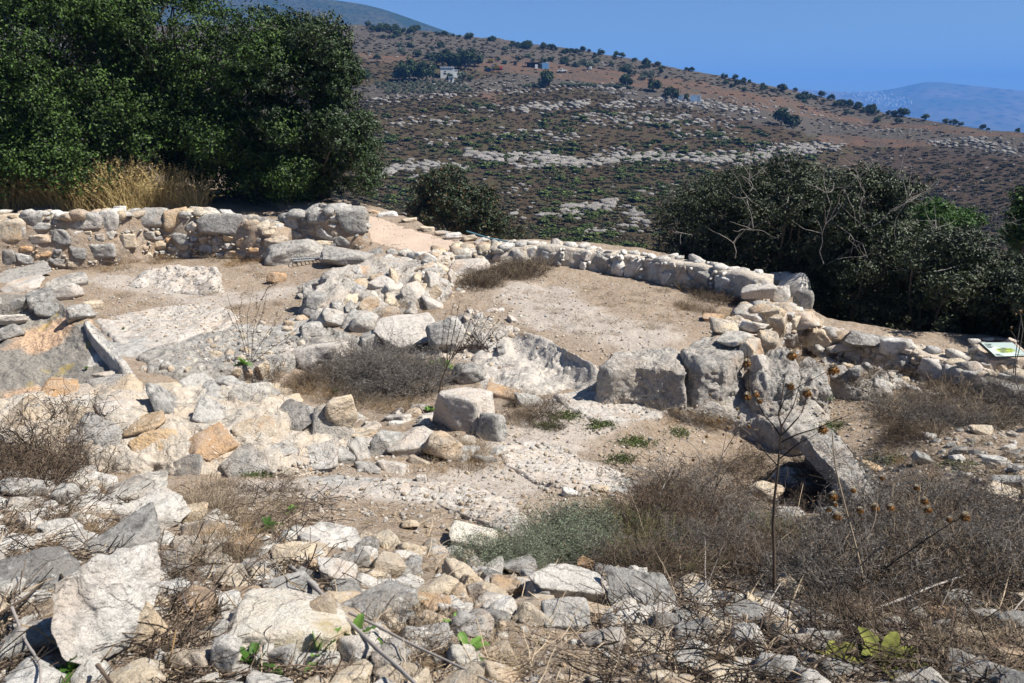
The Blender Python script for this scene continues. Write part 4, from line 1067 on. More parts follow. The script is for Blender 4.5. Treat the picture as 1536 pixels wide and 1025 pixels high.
# kerb stones along the path
for k, (a, b, w_, h_) in enumerate([(430,292,16,9),(455,290,26,10),(480,294,30,12),(507,300,26,10),(560,318,22,8),(582,322,30,11),(612,330,26,10),(640,344,24,10),(662,350,22,9),(680,354,26,12),(704,358,24,12),(722,362,26,13),(742,374,20,12)]):
    put(a, b, w_, h_, random.choice(['rock', 'white', 'cream']), 'pale kerb stone on the outer edge of the dirt path', 'kerb_stone', 'stone', 'kerb stones along the dirt path')
# gravel everywhere on the floor
for poly, n in [([(100,400),(430,395),(470,480),(340,520),(140,470)], 900), ([(0,400),(440,395),(480,480),(340,560),(140,470)], 900), ([(640,400),(800,390),(1100,440),(1080,500),(900,540),(700,520)], 1100), ([(560,640),(1020,580),(1100,640),(900,760),(700,800),(380,760),(400,710)], 1800),
                ([(1150,560),(1536,560),(1536,760),(1350,760)], 1100), ([(-20,760),(1536,760),(1560,1040),(-20,1040)], 2400), ([(410,292),(560,315),(740,370),(640,400),(480,330)], 900), ([(1240,500),(1536,530),(1536,600),(1300,560)], 500)]:
    mb = MB(); P = np.array(poly, float); lo, hi = P.min(0), P.max(0); c = 0
    from mathutils.geometry import intersect_point_tri_2d
    while c < n:
        a, b = random.uniform(lo[0], hi[0]), random.uniform(lo[1], hi[1])
        ins = False; j = len(P) - 1
        for i in range(len(P)):
            if (P[i, 1] > b) != (P[j, 1] > b) and a < (P[j, 0] - P[i, 0]) * (b - P[i, 1]) / (P[j, 1] - P[i, 1]) + P[i, 0]: ins = not ins
            j = i
        if not ins: continue
        Q, _n = hit(a, b); s = .012 + .035 * random.random() ** 3
        lowstone(mb, Q + np.array([0, 0, s * .15]), (s, s * .8, s * .6), sub=LOW1); c += 1
    tag(mb.build('gravel', M['rock']), kind='stuff', label='loose gravel scattered on the dry ground', cat='gravel')
# ================================================================== PLANTS
R = np.random.default_rng(5)
def curve(base, d, L, K=6, droop=.0, wig=.08, r=None):
    """one polyline"""
    r = r or R; base = np.array(base, float); d = np.array(d, float); d /= np.linalg.norm(d)
    p = [base]; 
    for k in range(K - 1):
        d = d + r.normal(size=3) * wig + np.array([0, 0, -droop]); d /= np.linalg.norm(d); p.append(p[-1] + d * L / (K - 1))
    return np.array(p)

def twig_set(n, rad, hgt, spread, L=(.15, .4), r0=.0016, K=5, wig=.16, droop=.03, levels=1, sub=3, seed=1):
    """tangle of stems rising from the ground, each with side twigs"""
    r = np.random.default_rng(seed); P = []; RR = []
    for i in range(n):
        a = r.uniform(0, 2 * PI); q = rad * math.sqrt(r.uniform()) ; b = (math.cos(a) * q, math.sin(a) * q, 0)
        t = spread * r.uniform(.1, 1); dr = (math.cos(a) * t + r.normal() * .3, math.sin(a) * t + r.normal() * .3, 1)
        l = hgt * r.uniform(.5, 1.1); c = curve(b, dr, l, K, droop, wig, r); P.append(c); RR.append(np.linspace(1, .4, K) * r0 * r.uniform(.7, 1.4))
        for j in range(sub):
            k = r.integers(1, K); dd = c[min(k, K - 1)] - c[k - 1]; dd = dd / (np.linalg.norm(dd) + 1e-9) + r.normal(size=3) * .75
            c2 = curve(c[k], dd, l * r.uniform(.2, .5), K, droop, wig * 1.3, r); P.append(c2); RR.append(np.linspace(.7, .25, K) * r0)
            if levels > 1:
                for m in range(3):
                    k2 = r.integers(1, K); c3 = curve(c2[k2], (c2[k2] - c2[k2 - 1]) * 6 + r.normal(size=3) * .8, l * r.uniform(.08, .22), K, droop, wig * 1.5, r)
                    P.append(c3); RR.append(np.linspace(.45, .2, K) * r0)
    return np.array(P), np.array(RR)

def stems_mesh(name, P, RR, mat, sides=3):
    V, q = tubes(P, RR, sides); return mkmesh(name, V, q, M[mat], True)

BUSH = {}
def mk(key, part, P, RR, mat, sides=3, leaf=None):
    BUSH[key] = dict(stem=stems_mesh(part, P, RR, mat, sides), leaf=leaf)
def tips(P, n, jit, r):
    i = r.integers(0, len(P), n); k = r.integers(1, P.shape[1], n); return P[i, k] + r.normal(size=(n, 3)) * jit
def leafmesh(P, L, Wd, mat, seed=1, name='leaves'):
    r = np.random.default_rng(seed); N = r.normal(size=(len(P), 3)) + [0, 0, .5]
    V, T = leaves(P, N, L * r.uniform(.6, 1.3, len(P)), Wd * r.uniform(.7, 1.2, len(P)), seed); return mkmesh(name, V, T, M[mat], False)

for i in range(3):
    P, RR = twig_set(150, .20, .26, .9, r0=.0016, sub=3, seed=20 + i); mk('tuft%d' % i, 'stalks', P, RR, 'drystem')
    P, RR = twig_set(95, .26, .30, 1.3, r0=.0027, sub=5, levels=1, wig=.3, seed=30 + i); r = np.random.default_rng(i); mk('dark%d' % i, 'stalks', P, RR, 'darkstem', leaf=leafmesh(tips(P, 420, .01, r), .014, .009, 'ochreleaf', i, 'dead_leaves'))
    P, RR = twig_set(120, .22, .34, 1.2, r0=.0022, sub=4, levels=2, wig=.24, seed=40 + i)
    r = np.random.default_rng(i); mk('grey%d' % i, 'twigs', P, RR, 'greystem', leaf=leafmesh(tips(P, 1500, .01, r), .016, .006, 'greysage', i))
    P, RR = twig_set(150, .24, .26, .8, r0=.0018, sub=3, wig=.14, seed=50 + i)
    mk('sage%d' % i, 'twigs', P, RR, 'greystem', leaf=leafmesh(tips(P, 3000, .012, r), .022, .008, 'sage', i))
    P, RR = twig_set(160, .24, .17, 1.0, r0=.0018, sub=2, wig=.3, droop=.12, seed=60 + i); mk('ochre%d' % i, 'stalks', P, RR, 'ochrestem')
    P, RR = twig_set(110, .24, .26, .7, r0=.0019, sub=2, wig=.15, seed=80 + i); r = np.random.default_rng(80 + i); mk('olive%d' % i, 'stalks', P, RR, 'olivestem', leaf=leafmesh(tips(P, 500, .012, r), .02, .006, 'scrubleaf', i))
    P, RR = twig_set(200, .35, .85, .35, r0=.0032, sub=0, K=8, wig=.07, droop=.03, seed=70 + i)
    r = np.random.default_rng(70 + i); hd = P[:, -1] 
    pts = (hd[:, None] + (P[:, -2] - P[:, -1])[:, None] * r.uniform(0, 1, (len(hd), 10))[..., None] + r.normal(size=(len(hd), 10, 3)) * .008).reshape(-1, 3)
    mk('straw%d' % i, 'blades', P, RR, 'straw', leaf=leafmesh(pts, .035, .008, 'straw', i, 'seed_heads'))

def plant(key, px, py, wpx, hs, name, label, group=None, cat='dry plant', at=None, mats=None, wreal=.55, rz=None):
    b = BUSH[key]
    if at is None:
        P, _ = hit(px, py)
    else: P = np.array(at)
    v = P - np.array([0, 0, CZ]); s = F / (v[1] * CP - v[2] * SP); sc = wpx / s / wreal
    rz = random.uniform(0, 6.28) if rz is None else rz
    if b['leaf'] is None:
        o = link(name, b['stem'], None, P - np.array([0, 0, .02]), (0, 0, rz), (sc, sc, sc * hs)); return tag(o, label, cat, group)
    e = empty(name, P - np.array([0, 0, .02]), rz, label=label, cat=cat); e.scale = (sc, sc, sc * hs)
    if group: e['group'] = group
    link(b['stem'].name.split('.')[0], b['stem'], e); link(b['leaf'].name.split('.')[0], b['leaf'], e)
    return e

NOPL = [(1297, 762, 48, 66), (125, 950, 100, 110), (430, 955, 120, 70), (220, 800, 90, 45), (500, 820, 60, 30)]
def many(keys, poly, n, wpx, name, label, group, hs=(.7, 1.2), cat='dry plant', wreal=.55):
    P = np.array(poly, float); lo, hi = P.min(0), P.max(0); c = 0
    while c < n:
        a, b = random.uniform(lo[0], hi[0]), random.uniform(lo[1], hi[1]); ins = False; j = len(P) - 1
        for i in range(len(P)):
            if (P[i, 1] > b) != (P[j, 1] > b) and a < (P[j, 0] - P[i, 0]) * (b - P[i, 1]) / (P[j, 1] - P[i, 1]) + P[i, 0]: ins = not ins
            j = i
        if not ins or any(abs(a - q[0]) < q[2] and abs(b - q[1]) < q[3] for q in NOPL): continue
        plant(random.choice(keys) + str(random.randrange(3)), a, b, random.uniform(*wpx), random.uniform(*hs), name, label, group, cat, wreal=wreal); c += 1

# tall yellow grass behind the long wall
for k, (a, b, w_) in enumerate([(-40,320,90),(15,322,80),(60,318,80),(105,318,95),(140,316,95),(180,312,85),(215,314,80),(255,318,75),(290,318,60),(90,305,90),(170,300,90),(20,305,80),(235,300,70)]):
    P = ghit(a, 318) ; d = math.hypot(P[0], P[1]) + .35 + .5 * (k > 8); q = P * 1.0; q[:2] *= d / math.hypot(P[0], P[1]); q[2] = gz(q[0], q[1])
    plant('straw%d' % (k % 3), 0, 0, w_, .8 + .3 * random.random(), 'grass_clump', 'clump of tall yellow dry grass between the long wall and the oaks', 'tall dry grass behind the long wall', 'dry grass', at=q, wreal=.9)
# tufts on the ruin
many(['ochre', 'tuft'], [(110,398),(200,388),(290,376),(400,388),(400,400),(300,396),(150,408)], 26, (22, 40), 'grass_tuft', 'low golden grass tuft along the foot of the long wall', 'golden grass at the long wall', (.4, .9))
many(['ochre', 'tuft'], [(110,440),(330,425),(440,450),(420,480),(250,460),(130,470)], 22, (16, 30), 'grass_tuft', 'tiny dry tuft on the floor of the left room', 'tiny tufts on the left room floor', (.3, .6))
many(['ochre', 'tuft'], [(330,400),(390,390),(440,410),(380,415)], 6, (20, 30), 'grass_tuft', 'short dry tuft beside the square pinkish block', 'dry tufts by the pinkish block', (.3, .6))
many(['tuft', 'dark'], [(690,440),(720,410),(790,390),(825,395),(810,415),(740,440)], 22, (30, 52), 'dry_shrub', 'brown dry shrub in the corner behind the terrace parapet', 'dry shrubs in the terrace corner', (.8, 1.2))
many(['tuft', 'dark', 'ochre'], [(930,420),(1050,432),(1105,445),(1100,480),(1050,480),(1000,450)], 22, (25, 46), 'dry_shrub', 'low brown shrub along the inside of the parapet', 'low shrubs inside the parapet', (.5, .9))
many(['ochre', 'tuft'], [(780,500),(900,480),(1000,470),(1020,500),(950,500)], 40, (20, 36), 'grass_tuft', 'flat dry tuft on the terrace floor', 'flat tufts on the terrace floor', (.25, .5))
many(['tuft', 'ochre'], [(780,420),(900,425),(1000,455),(860,480),(740,450)], 44, (20, 36), 'grass_tuft', 'flattened dry tuft near the middle of the terrace', 'flattened tufts mid terrace', (.2, .45))
many(['ochre', 'tuft'], [(560,450),(640,445),(650,470),(570,478)], 9, (24, 38), 'grass_tuft', 'dry grass tuft at the foot of the rubble heap', 'dry tufts under the rubble heap', (.5, .9))
many(['dark', 'ochre', 'tuft'], [(370,560),(450,555),(540,575),(620,600),(640,625),(530,610),(450,590),(400,578)], 32, (40, 64), 'dry_shrub', 'brown thicket filling the hollow around the pale boulder', 'brown thicket in the hollow', (.6, .95))
many(['grey'], [(535,560),(570,520),(620,540),(630,580),(560,600)], 9, (80, 110), 'twiggy_bush', 'dense grey twiggy bush in the hollow right of the pale boulder', 'grey twiggy bush in the hollow', (.75, 1.0), 'bush')
many(['tuft', 'ochre'], [(640,700),(700,660),(770,690),(720,720),(650,715)], 12, (44, 70), 'grass_tuft', 'brown grass tuft below the big angular boulder', 'grass tufts below the angular boulder', (.6, .9))
many(['tuft', 'dark'], [(750,640),(780,590),(830,600),(820,640)], 10, (36, 54), 'grass_tuft', 'brown grass tuft beside the bedrock apron', 'grass tufts by the bedrock apron', (.7, 1.1))
many(['tuft', 'ochre'], [(980,610),(1060,615),(1100,640),(1000,640)], 12, (36, 54), 'grass_tuft', 'brown grass tuft at the front of the pitted ledge', 'grass tufts at the pitted ledge', (.6, 1))
many(['dark', 'tuft'], [(1190,560),(1240,520),(1260,560),(1180,500)], 8, (30, 44), 'dry_shrub', 'brown shrub at the foot of the sloping corner', 'shrubs below the sloping corner', (.5, .9))
many(['dark', 'tuft'], [(1240,570),(1330,540),(1450,580),(1420,600),(1300,600)], 16, (30, 50), 'dry_shrub', 'brown shrub between the right bedrock slab and the low wall', 'shrubs below the low right wall', (.5, .9))
many(['grey', 'dark', 'tuft'], [(1380,590),(1536,580),(1560,640),(1400,640),(1330,625)], 40, (56, 90), 'dry_shrub', 'grey brown shrub thicket in front of the information board', 'grey thicket by the information board', (.5, .85))
many(['dark', 'tuft'], [(1320,650),(1340,620),(1420,650),(1350,690)], 12, (44, 66), 'dry_shrub', 'dark dry shrub on the field right of the narrow ledge', 'dark shrubs right of the ledge', (.5, .9))
many(['tuft', 'ochre'], [(1330,680),(1536,660),(1560,760),(1400,760)], 30, (40, 70), 'grass_tuft', 'sparse dry tuft among the stones of the right field', 'sparse tufts in the right field', (.3, .6))
many(['olive'], [(900,780),(960,760),(1060,790),(1080,860),(960,860),(900,840)], 16, (70, 105), 'green_tuft', 'olive green weedy tuft between the sage and the brambles', 'olive green tufts by the sage', (.6, .9), 'weed')
many(['olive'], [(1100,720),(1180,760),(1240,830),(1150,850)], 7, (60, 90), 'green_tuft', 'olive green tuft among the brambles around the thistle foot', 'olive green tufts at the thistle', (.5, .8), 'weed')
many(['sage'], [(790,770),(850,760),(900,790),(930,830),(880,850),(790,850),(700,855)], 26, (50, 85), 'sage_bush', 'low grey green sage bush beside the dark rock nose', 'grey green sage patch', (1.0, 1.4), 'bush')
many(['dark', 'dark', 'dark', 'grey'], [(930,800),(1000,740),(1090,695),(1130,720),(1150,790),(1280,830),(1300,870),(1180,880),(1000,870),(930,850)], 62, (75, 125), 'bramble', 'dark tangled dry bramble in the hollow right of the sage', 'dark brambles in the middle hollow', (.5, .85))
many(['dark'], [(1190,700),(1215,690),(1262,745),(1285,775),(1240,780),(1200,740)], 16, (50, 75), 'bramble', 'dark bramble filling the trench under the narrow ledge', 'brambles in the trench', (.5, .75))
many(['dark', 'dark', 'tuft'], [(1010,715),(1070,690),(1140,675),(1150,710)], 8, (45, 65), 'bramble', 'dry bramble leaning against the pitted ledge', 'brambles against the pitted ledge', (.5, .8))
many(['dark', 'grey', 'dark', 'tuft'], [(1280,800),(1400,770),(1560,780),(1560,900),(1380,900),(1220,900)], 58, (110, 180), 'bramble', 'dark dry bramble in the lower right thicket', 'dark brambles at lower right', (.6, 1.0))
many(['dark', 'tuft'], [(1200,930),(1560,900),(1560,1030),(1250,1030)], 30, (110, 170), 'bramble', 'dry stalks among the lower right stones', 'dry stalks at the lower right stones', (.3, .6))
many(['dark', 'tuft'], [(0,670),(60,640),(110,690),(100,720),(20,740)], 12, (90, 140), 'dry_shrub', 'dark dry shrub leaning over the wall at the left edge', 'dry shrubs at the left edge', (.7, 1.1))
many(['tuft', 'dark', 'ochre'], [(0,760),(250,720),(330,760),(340,880),(200,900),(220,1030),(-20,1030),(-20,800)], 20, (80, 130), 'grass_tuft', 'dry stalk tuft between the stones at lower left', 'dry stalks at lower left', (.3, .6))
many(['tuft', 'ochre'], [(280,760),(340,770),(360,850),(290,850)], 7, (80, 120), 'grass_tuft', 'upright golden brown stalk tuft right of the brightest boulder', 'golden stalks by the brightest boulder', (1.0, 1.4))
many(['tuft', 'dark'], [(330,720),(420,715),(480,740),(400,800),(340,800)], 8, (60, 90), 'grass_tuft', 'thin dry tuft on the ground below the mortared wall', 'thin tufts below the mortared wall', (.4, .8))
many(['dark', 'tuft', 'ochre'], [(480,930),(620,940),(760,990),(760,1030),(560,1030)], 14, (100, 150), 'grass_tuft', 'dry litter tuft under the fallen stalk', 'litter tufts under the fallen stalk', (.25, .5))

# ---- scattered litter: straw bits and twigs lying on the ground
def litter(poly, n, mat, L=(.04, .16), r0=.0014, lift=.01):
    P = np.array(poly, float); lo, hi = P.min(0), P.max(0); C = []; 
    while len(C) < n:
        a, b = random.uniform(lo[0], hi[0]), random.uniform(lo[1], hi[1])
        if any(abs(a - q[0]) < q[2] * .9 and abs(b - q[1]) < q[3] * .8 for q in NOPL): continue
        Q, _ = hit(a, b)
        az_ = random.uniform(0, 2 * PI); C.append(curve(Q + np.array([0, 0, lift * random.uniform(.2, 2)]), (math.cos(az_), math.sin(az_), random.gauss(.05, .22)), random.uniform(*L), 4, .02, .2))
    C = np.array(C); V, q = tubes(C, np.full((len(C), 4), r0) * R.uniform(.6, 1.5, (len(C), 1)), 3)
    tag(link('ground_litter', mkmesh('ground_litter', V, q, M[mat])), 'straw and broken twigs lying on the ground', 'ground litter', kind='stuff')
litter([(-20,760),(1560,760),(1560,1040),(-20,1040)], 4200, 'drystem', (.03, .15))
litter([(-20,740),(500,740),(500,1040),(-20,1040)], 2400, 'darkstem', (.05, .22), .0018, .02)
litter([(900,690),(1560,690),(1560,1040),(900,1040)], 4200, 'darkstem', (.05, .22), .0018, .03)
litter([(330,560),(1536,560),(1536,760),(330,760)], 2600, 'drystem', (.03, .1))
litter([(100,390),(1100,410),(1100,500),(100,480)], 1800, 'ochrestem', (.03, .1), .002)

# ---- fallen stalks in the foreground
def stalk(name, pts, r, mat, label, lift=.0, extra=(), cat='dead branch'):
    """pts px,py,height above what is seen there"""
    C = []
    for a, b, h in pts:
        Q, _ = hit(a, b); C.append(WD(a, b, math.hypot(Q[0], Q[1]) - h * 1.3))
    P = np.array(C); K = 30; t = np.linspace(0, len(P) - 1, K); Q = np.stack([np.interp(t, range(len(P)), P[:, a]) for a in range(3)], -1)
    Q += fbm(Q * 3 + 7, 2, 5)[:, None] * .004
    rad = np.linspace(1, .6, K) * r; rad[::7] *= 1.25
    V, q = tubes(Q[None], rad[None], 8); o = link(name, mkmesh(name, V, q, M[mat])); return tag(o, label, cat)
stalk('dead_stalk', [(436,850,.12),(640,1040,.10)], .009, 'deadwood', 'thick pale fallen stalk slanting across the bottom stones')
stalk('dead_stalk', [(525,918,.12),(760,1035,.08)], .005, 'deadwood', 'thinner forked stalk right of the thick fallen one')
stalk('dead_twig', [(480,895,.12),(487,930,.12),(484,975,.06)], .005, 'deadwood', 'short twig hanging in front of the creamy upright slab')
stalk('dead_twig', [(88,850,.14),(105,885,.16),(130,915,.14)], .0055, 'darkstem', 'dark twig crossing the face of the standing cream slab')
stalk('dead_twig', [(0,920,.1),(40,895,.12),(88,852,.12)], .0055, 'darkstem', 'dark twig reaching in from the left edge')
stalk('dead_twig', [(20,910,.1),(40,960,.1),(60,1000,.1),(62,1040,.1)], .005, 'deadwood', 'pale bent twig at the bottom left corner')
stalk('dead_twig', [(145,1000,.08),(180,1040,.1)], .006, 'darkstem', 'short dark twig on the bottom edge at left')
stalk('dead_stalk', [(1180,935,.1),(1300,920,.14),(1400,880,.2),(1536,830,.2)], .006, 'deadwood', 'long grey stalk lying through the lower right brambles')
stalk('dead_twig', [(1290,930,.1),(1360,850,.25),(1440,815,.3)], .004, 'deadwood', 'thin pale twig arching over the lower right brambles')
for k in range(26):
    a, b = random.uniform(960, 1520), random.uniform(790, 930); dx = random.uniform(-60, 60); 
    stalk('dead_stalk', [(a, b, .1), (a + dx * .4, b - random.uniform(20, 45), .25), (a + dx, b - random.uniform(50, 110), .3)], .0028, random.choice(['drystem', 'deadwood', 'greystem']), 'thin bare stem sticking out of the lower right brambles', cat='dry stem')['group'] = 'bare stems over the brambles'
for k in range(16):
    a, b = random.uniform(20, 480), random.uniform(830, 1000); dx = random.uniform(-50, 50)
    stalk('dead_stalk', [(a, b, .06), (a + dx * .5, b - random.uniform(10, 30), .12), (a + dx, b - random.uniform(20, 70), .16)], .0026, random.choice(['drystem', 'greystem', 'ochrestem']), 'thin bare stem over the lower left stones', cat='dry stem')['group'] = 'bare stems lower left'

# ---- upright weeds drawn from the picture: stem, branches, heads
def dstem(pts, Q0, K=8, r=.004, jit=0):
    """polyline through pixels at the distance of the foot Q0, with the given depth offsets"""
    d0 = math.hypot(Q0[0], Q0[1]); P = np.array([WD(a, b, d0 + (c[0] if c else 0)) for a, b, *c in pts])
    t = np.linspace(0, len(P) - 1, K); Q = np.stack([np.interp(t, range(len(P)), P[:, k]) for k in range(3)], -1)
    return Q
def weed(name, foot, stems, mat, label, cat, heads=(), hr=.02, r0=.005, seeds=False):
    Q0, _ = hit(*foot); e = empty(name, Q0, label=label, cat=cat); C = [dstem(s[0], Q0) for s in stems]; C = np.array(C)
    C = C + (fbm(C * 9 + 3, 2, 3) * .008)[..., None]
    rad = np.array([np.linspace(1, .45, 8) * r0 * s[1] for s in stems]); V, q = tubes(C, rad, 6)
    link('stem', mkmesh('stem', V - Q0, q, M[mat]), e)
    if seeds:
        r = np.random.default_rng(3); i = np.repeat(np.arange(len(C)), 60); t = r.uniform(0, 7, len(i)); k = np.minimum(t.astype(int), 6); f = (t - k)[:, None]
        pp = C[i, k] * (1 - f) + C[i, k + 1] * f + r.normal(size=(len(i), 3)) * .006; keep = np.array([s[1] < .7 for s in stems])[i]
        pp = pp[keep]; V, T = leaves(pp - Q0, r.normal(size=pp.shape), .016, .011, 4); tag(link('seed_pods', mkmesh('seed_pods', V, T, M['darkstem'], False), e), kind='stuff')
    for (a, b, s, dz) in heads:
        s = s * random.uniform(.55, .95)
        p = WD(a, b, math.hypot(Q0[0], Q0[1]) + dz); n = 160
        r = np.random.default_rng(int(a)); dr = r.normal(size=(n, 3)); dr /= np.linalg.norm(dr, axis=1, keepdims=True); dr[:, 2] = dr[:, 2] * .8 - .15
        Cc = p + dr[:, None] * (s * np.linspace(.15, 1, 3))[None, :, None]; V, q = tubes(Cc, np.tile([.0035, .0026, .0008], (n, 1)) * s / .03, 3)
        Vs, Ts = stone_v(int(b), 2, 5, 4, .05); mb = MB(); mb.add(V - Q0, None, q); mb.add(Vs * s * 1.1 + p - Q0, Ts)
        h = mb.build('flower_head', M['thistle'], e)
        n = 90; dr = r.normal(size=(n, 3)) * [.55, .55, .2] + [0, 0, 1]; dr /= np.linalg.norm(dr, axis=1, keepdims=True)
        Cc = p + np.array([0, 0, s * .25]) + dr[:, None] * (s * np.linspace(.1, .85, 3))[None, :, None]; V, q = tubes(Cc, np.full((n, 3), .0016) * s / .03, 3)
        link('floss', mkmesh('floss', V - Q0, q, M['floss']), h)
    return e
weed('thistle', (1163, 905), [([(1163,905),(1160,840),(1162,760),(1166,700),(1172,640)],1.9), ([(1172,650),(1166,625),(1172,600),(1178,560)],1.0), ([(1172,655),(1200,625),(1212,592)],.9), ([(1172,660),(1150,628),(1125,580)],.8),
      ([(1170,665),(1215,645),(1275,620)],.8), ([(1172,640),(1190,610),(1200,575)],.7), ([(1168,690),(1190,672),(1225,650)],.7), ([(1165,700),(1135,660),(1110,640)],.7), ([(1125,600),(1122,560),(1120,520)],.5), ([(1166,625),(1180,590),(1240,560)],.6)],
      'darkstem', 'tallest dark dead thistle standing above the trench with several heads', 'thistle', [(1121,595,.030,0),(1134,592,.018,.1),(1139,602,.018,.05),(1186,580,.028,.1),(1211,590,.034,-.05),(1234,645,.028,.05),(1250,555,.034,.3),(1188,534,.030,.4),(1121,545,.034,.25)], r0=.0042)
weed('thistle', (1300, 900), [([(1300,900),(1285,820),(1265,760),(1252,690),(1250,650)],1.0), ([(1285,830),(1310,790),(1316,740)],.7), ([(1290,850),(1340,800),(1340,775)],.7), ([(1262,750),(1250,745)],.6), ([(1320,860),(1400,800),(1440,780)],.7)],
      'drystem', 'leaning dead thistle with rust coloured heads by the trench end', 'thistle', [(1250,745,.026,0),(1253,757,.02,.05),(1243,765,.022,0),(1256,775,.024,.05),(1313,762,.022,.1),(1336,762,.022,.1),(1290,766,.024,0),(1387,752,.022,.2),(1392,765,.02,.2),(1375,732,.018,.3),(1448,776,.028,.1),(1424,780,.022,.1),(1323,717,.018,.4),(1280,736,.018,.2)], r0=.005)
weed('thistle', (1060, 800), [([(1060,800),(1080,700),(1090,640)],.8), ([(1080,720),(1040,670),(1020,655)],.6), ([(1085,680),(1110,640),(1115,630)],.6), ([(1075,730),(1100,690),(1130,680)],.6)],
      'greystem', 'low bushy thistle with small rusty heads left of the tallest one', 'thistle', [(1065,592,.016,.3),(1077,630,.015,.2),(1092,642,.014,.1),(1106,614,.015,.2),(1108,627,.014,.2),(1124,640,.014,.1),(1060,655,.014,.1),(1098,665,.014,0),(1040,690,.014,0),(1085,652,.014,.1),(1112,662,.014,.1),(1012,668,.013,.1)], r0=.004)
weed('thistle', (1540, 620), [([(1540,620),(1520,560),(1535,500),(1530,470)],1.0), ([(1520,560),(1528,500),(1532,475)],.8), ([(1530,520),(1517,495)],.7)],
      'greystem', 'pale thistle with three heads in front of the information board at the right edge', 'thistle', [(1531,468,.02,0),(1524,472,.018,.05),(1517,492,.02,0)], r0=.006)
weed('mullein', (655, 622), [([(655,622),(660,580),(668,555),(690,512)],1.6)] + [([(668 + k * 3, 552 - k * 4), (668 + k * 3 + (x - 680) * .45, 545 - (560 - y) * .35), (x, y)], .55) for k, (x, y) in enumerate([(668,470),(680,455),(690,450),(700,458),(712,462),(722,470),(735,472),(748,480),(745,492),(760,500),(740,505),(752,520),(722,500),(708,478),(730,515)])] ,
      'darkstem', 'tall dry mullein with fanned dark seed stalks above green leaves', 'mullein', r0=.007, seeds=True)
weed('dry_weed', (372, 545), [([(372,545),(362,500),(350,470),(340,440)],1.0), ([(376,545),(380,490),(392,450),(410,418)],1.0), ([(374,540),(370,480),(380,430)],.8), ([(378,545),(410,520),(440,500),(455,480)],.9), ([(378,540),(400,500),(425,470)],.8),
      ([(374,530),(360,480),(362,440)],.6), ([(380,500),(395,470),(400,440)],.5), ([(362,500),(345,480),(338,458)],.5), ([(400,520),(430,515),(445,510)],.6), ([(392,450),(402,432),(415,425)],.5), ([(385,520),(410,495),(418,460)],.5), ([(380,530),(420,530),(440,520)],.6), ([(370,500),(385,470),(385,440)],.5)],
      'darkstem', 'dark bare twiggy weed with bright leaves at its foot in the left room', 'dry weed', r0=.004, seeds=True)

# ---- broad leaved green plants
def leafy(name, px, py, n, L, Wd, mat, label, seed=1, up=.5):
    Q, _ = hit(px, py); r = np.random.default_rng(seed); e = empty(name, Q, label=label, cat='green plant')
    for k in range(n):
        az_ = k * 2.4 + r.uniform(-.3, .3); el = r.uniform(.15, up + .5); l = L * r.uniform(.6, 1.1); w_ = Wd * r.uniform(.7, 1.1)
        t = np.linspace(0, 1, 12)[:, None]; s = np.linspace(-1, 1, 7)[None, :]
        wid = w_ * .5 * np.sin(PI * np.clip(t, .02, 1) ** .8) ** .7 + .002
        x = t * l * math.cos(el) + 0 * s; z = t * l * math.sin(el) - .6 * l * t ** 2 * (.3 + .4 * r.uniform()) + np.abs(s) * wid * .35 + .004 * np.sin(t * 25) * np.abs(s); y = s * wid
        ca, sa = math.cos(az_), math.sin(az_); V = np.stack([x * ca - y * sa, x * sa + y * ca, z + .01 + 0 * s], -1)
        i = np.arange(V.shape[0] * 7).reshape(-1, 7); q = np.stack([i[:-1, :-1], i[:-1, 1:], i[1:, 1:], i[1:, :-1]], -1).reshape(-1, 4)
        link('leaf', mkmesh('leaf', V.reshape(-1, 3), q, M[mat]), e)
leafy('mullein_rosette', 662, 556, 16, .20, .11, 'green', 'bright green leaf rosette at the dry mullein', 2, .9)
leafy('mullein_rosette', 643, 618, 7, .10, .06, 'green', 'small green rosette left of the big angular boulder', 3, .8)
leafy('broad_leaf_plant', 1325, 1000, 11, .15, .06, 'yellowgreen', 'yellow green broad leaves at the bottom right', 4, .35)
leafy('broad_leaf_plant', 1245, 995, 6, .11, .035, 'yellowgreen', 'smaller yellowish leaves left of the broad leaved plant', 5, .4)
leafy('green_sprout', 365, 548, 9, .16, .045, 'green', 'bright green leaves under the bare twiggy weed', 6, .7)
for k, (a, b, l) in enumerate([(400,795,.1),(530,965,.14),(480,990,.12),(380,1005,.12),(700,985,.1),(1000,735,.12),(1130,790,.12),(1015,820,.1),(560,590,.08),(505,590,.1),(130,555,.05),(185,495,.05),(110,1010,.1),(440,770,.07),(690,945,.09),(1245,600,.08)]):
    leafy('green_sprout', a, b, 8, l, l * .25, 'green' if k % 3 else 'brightleaf', 'small green sprout growing between the stones', 10 + k, 1.0)
for o in [o for o in bpy.data.objects if o.name.startswith('green_sprout') and o.get('label', '').startswith('small')]: o['group'] = 'small green sprouts'
# low green mat on the floor
mb = MB(); r = np.random.default_rng(9)
for (a, b, rx, ry, n) in [(845,625,26,8,260),(900,640,22,8,200),(950,665,30,9,240),(930,690,24,7,160),(820,640,20,6,120),(1250,640,25,8,120),(1330,690,30,8,160),(380,712,20,5,120),(1440,700,30,8,140),(1020,650,20,8,120)]:
    for k in range(n):
        Q, _ = hit(a + r.normal() * rx * .5, b + r.normal() * ry * .5); V, T = leaves((Q + [0, 0, .012])[None] + r.normal(size=(5, 3)) * .01, r.normal(size=(5, 3)) + [0, 0, 1], .018, .009, k); mb.add(V, T)
tag(mb.build('ground_cover', M['greyscrub'] if False else M['scrubleaf'], smooth=False), 'thin mat of small green leaves on the dirt floor', 'ground cover', kind='stuff')
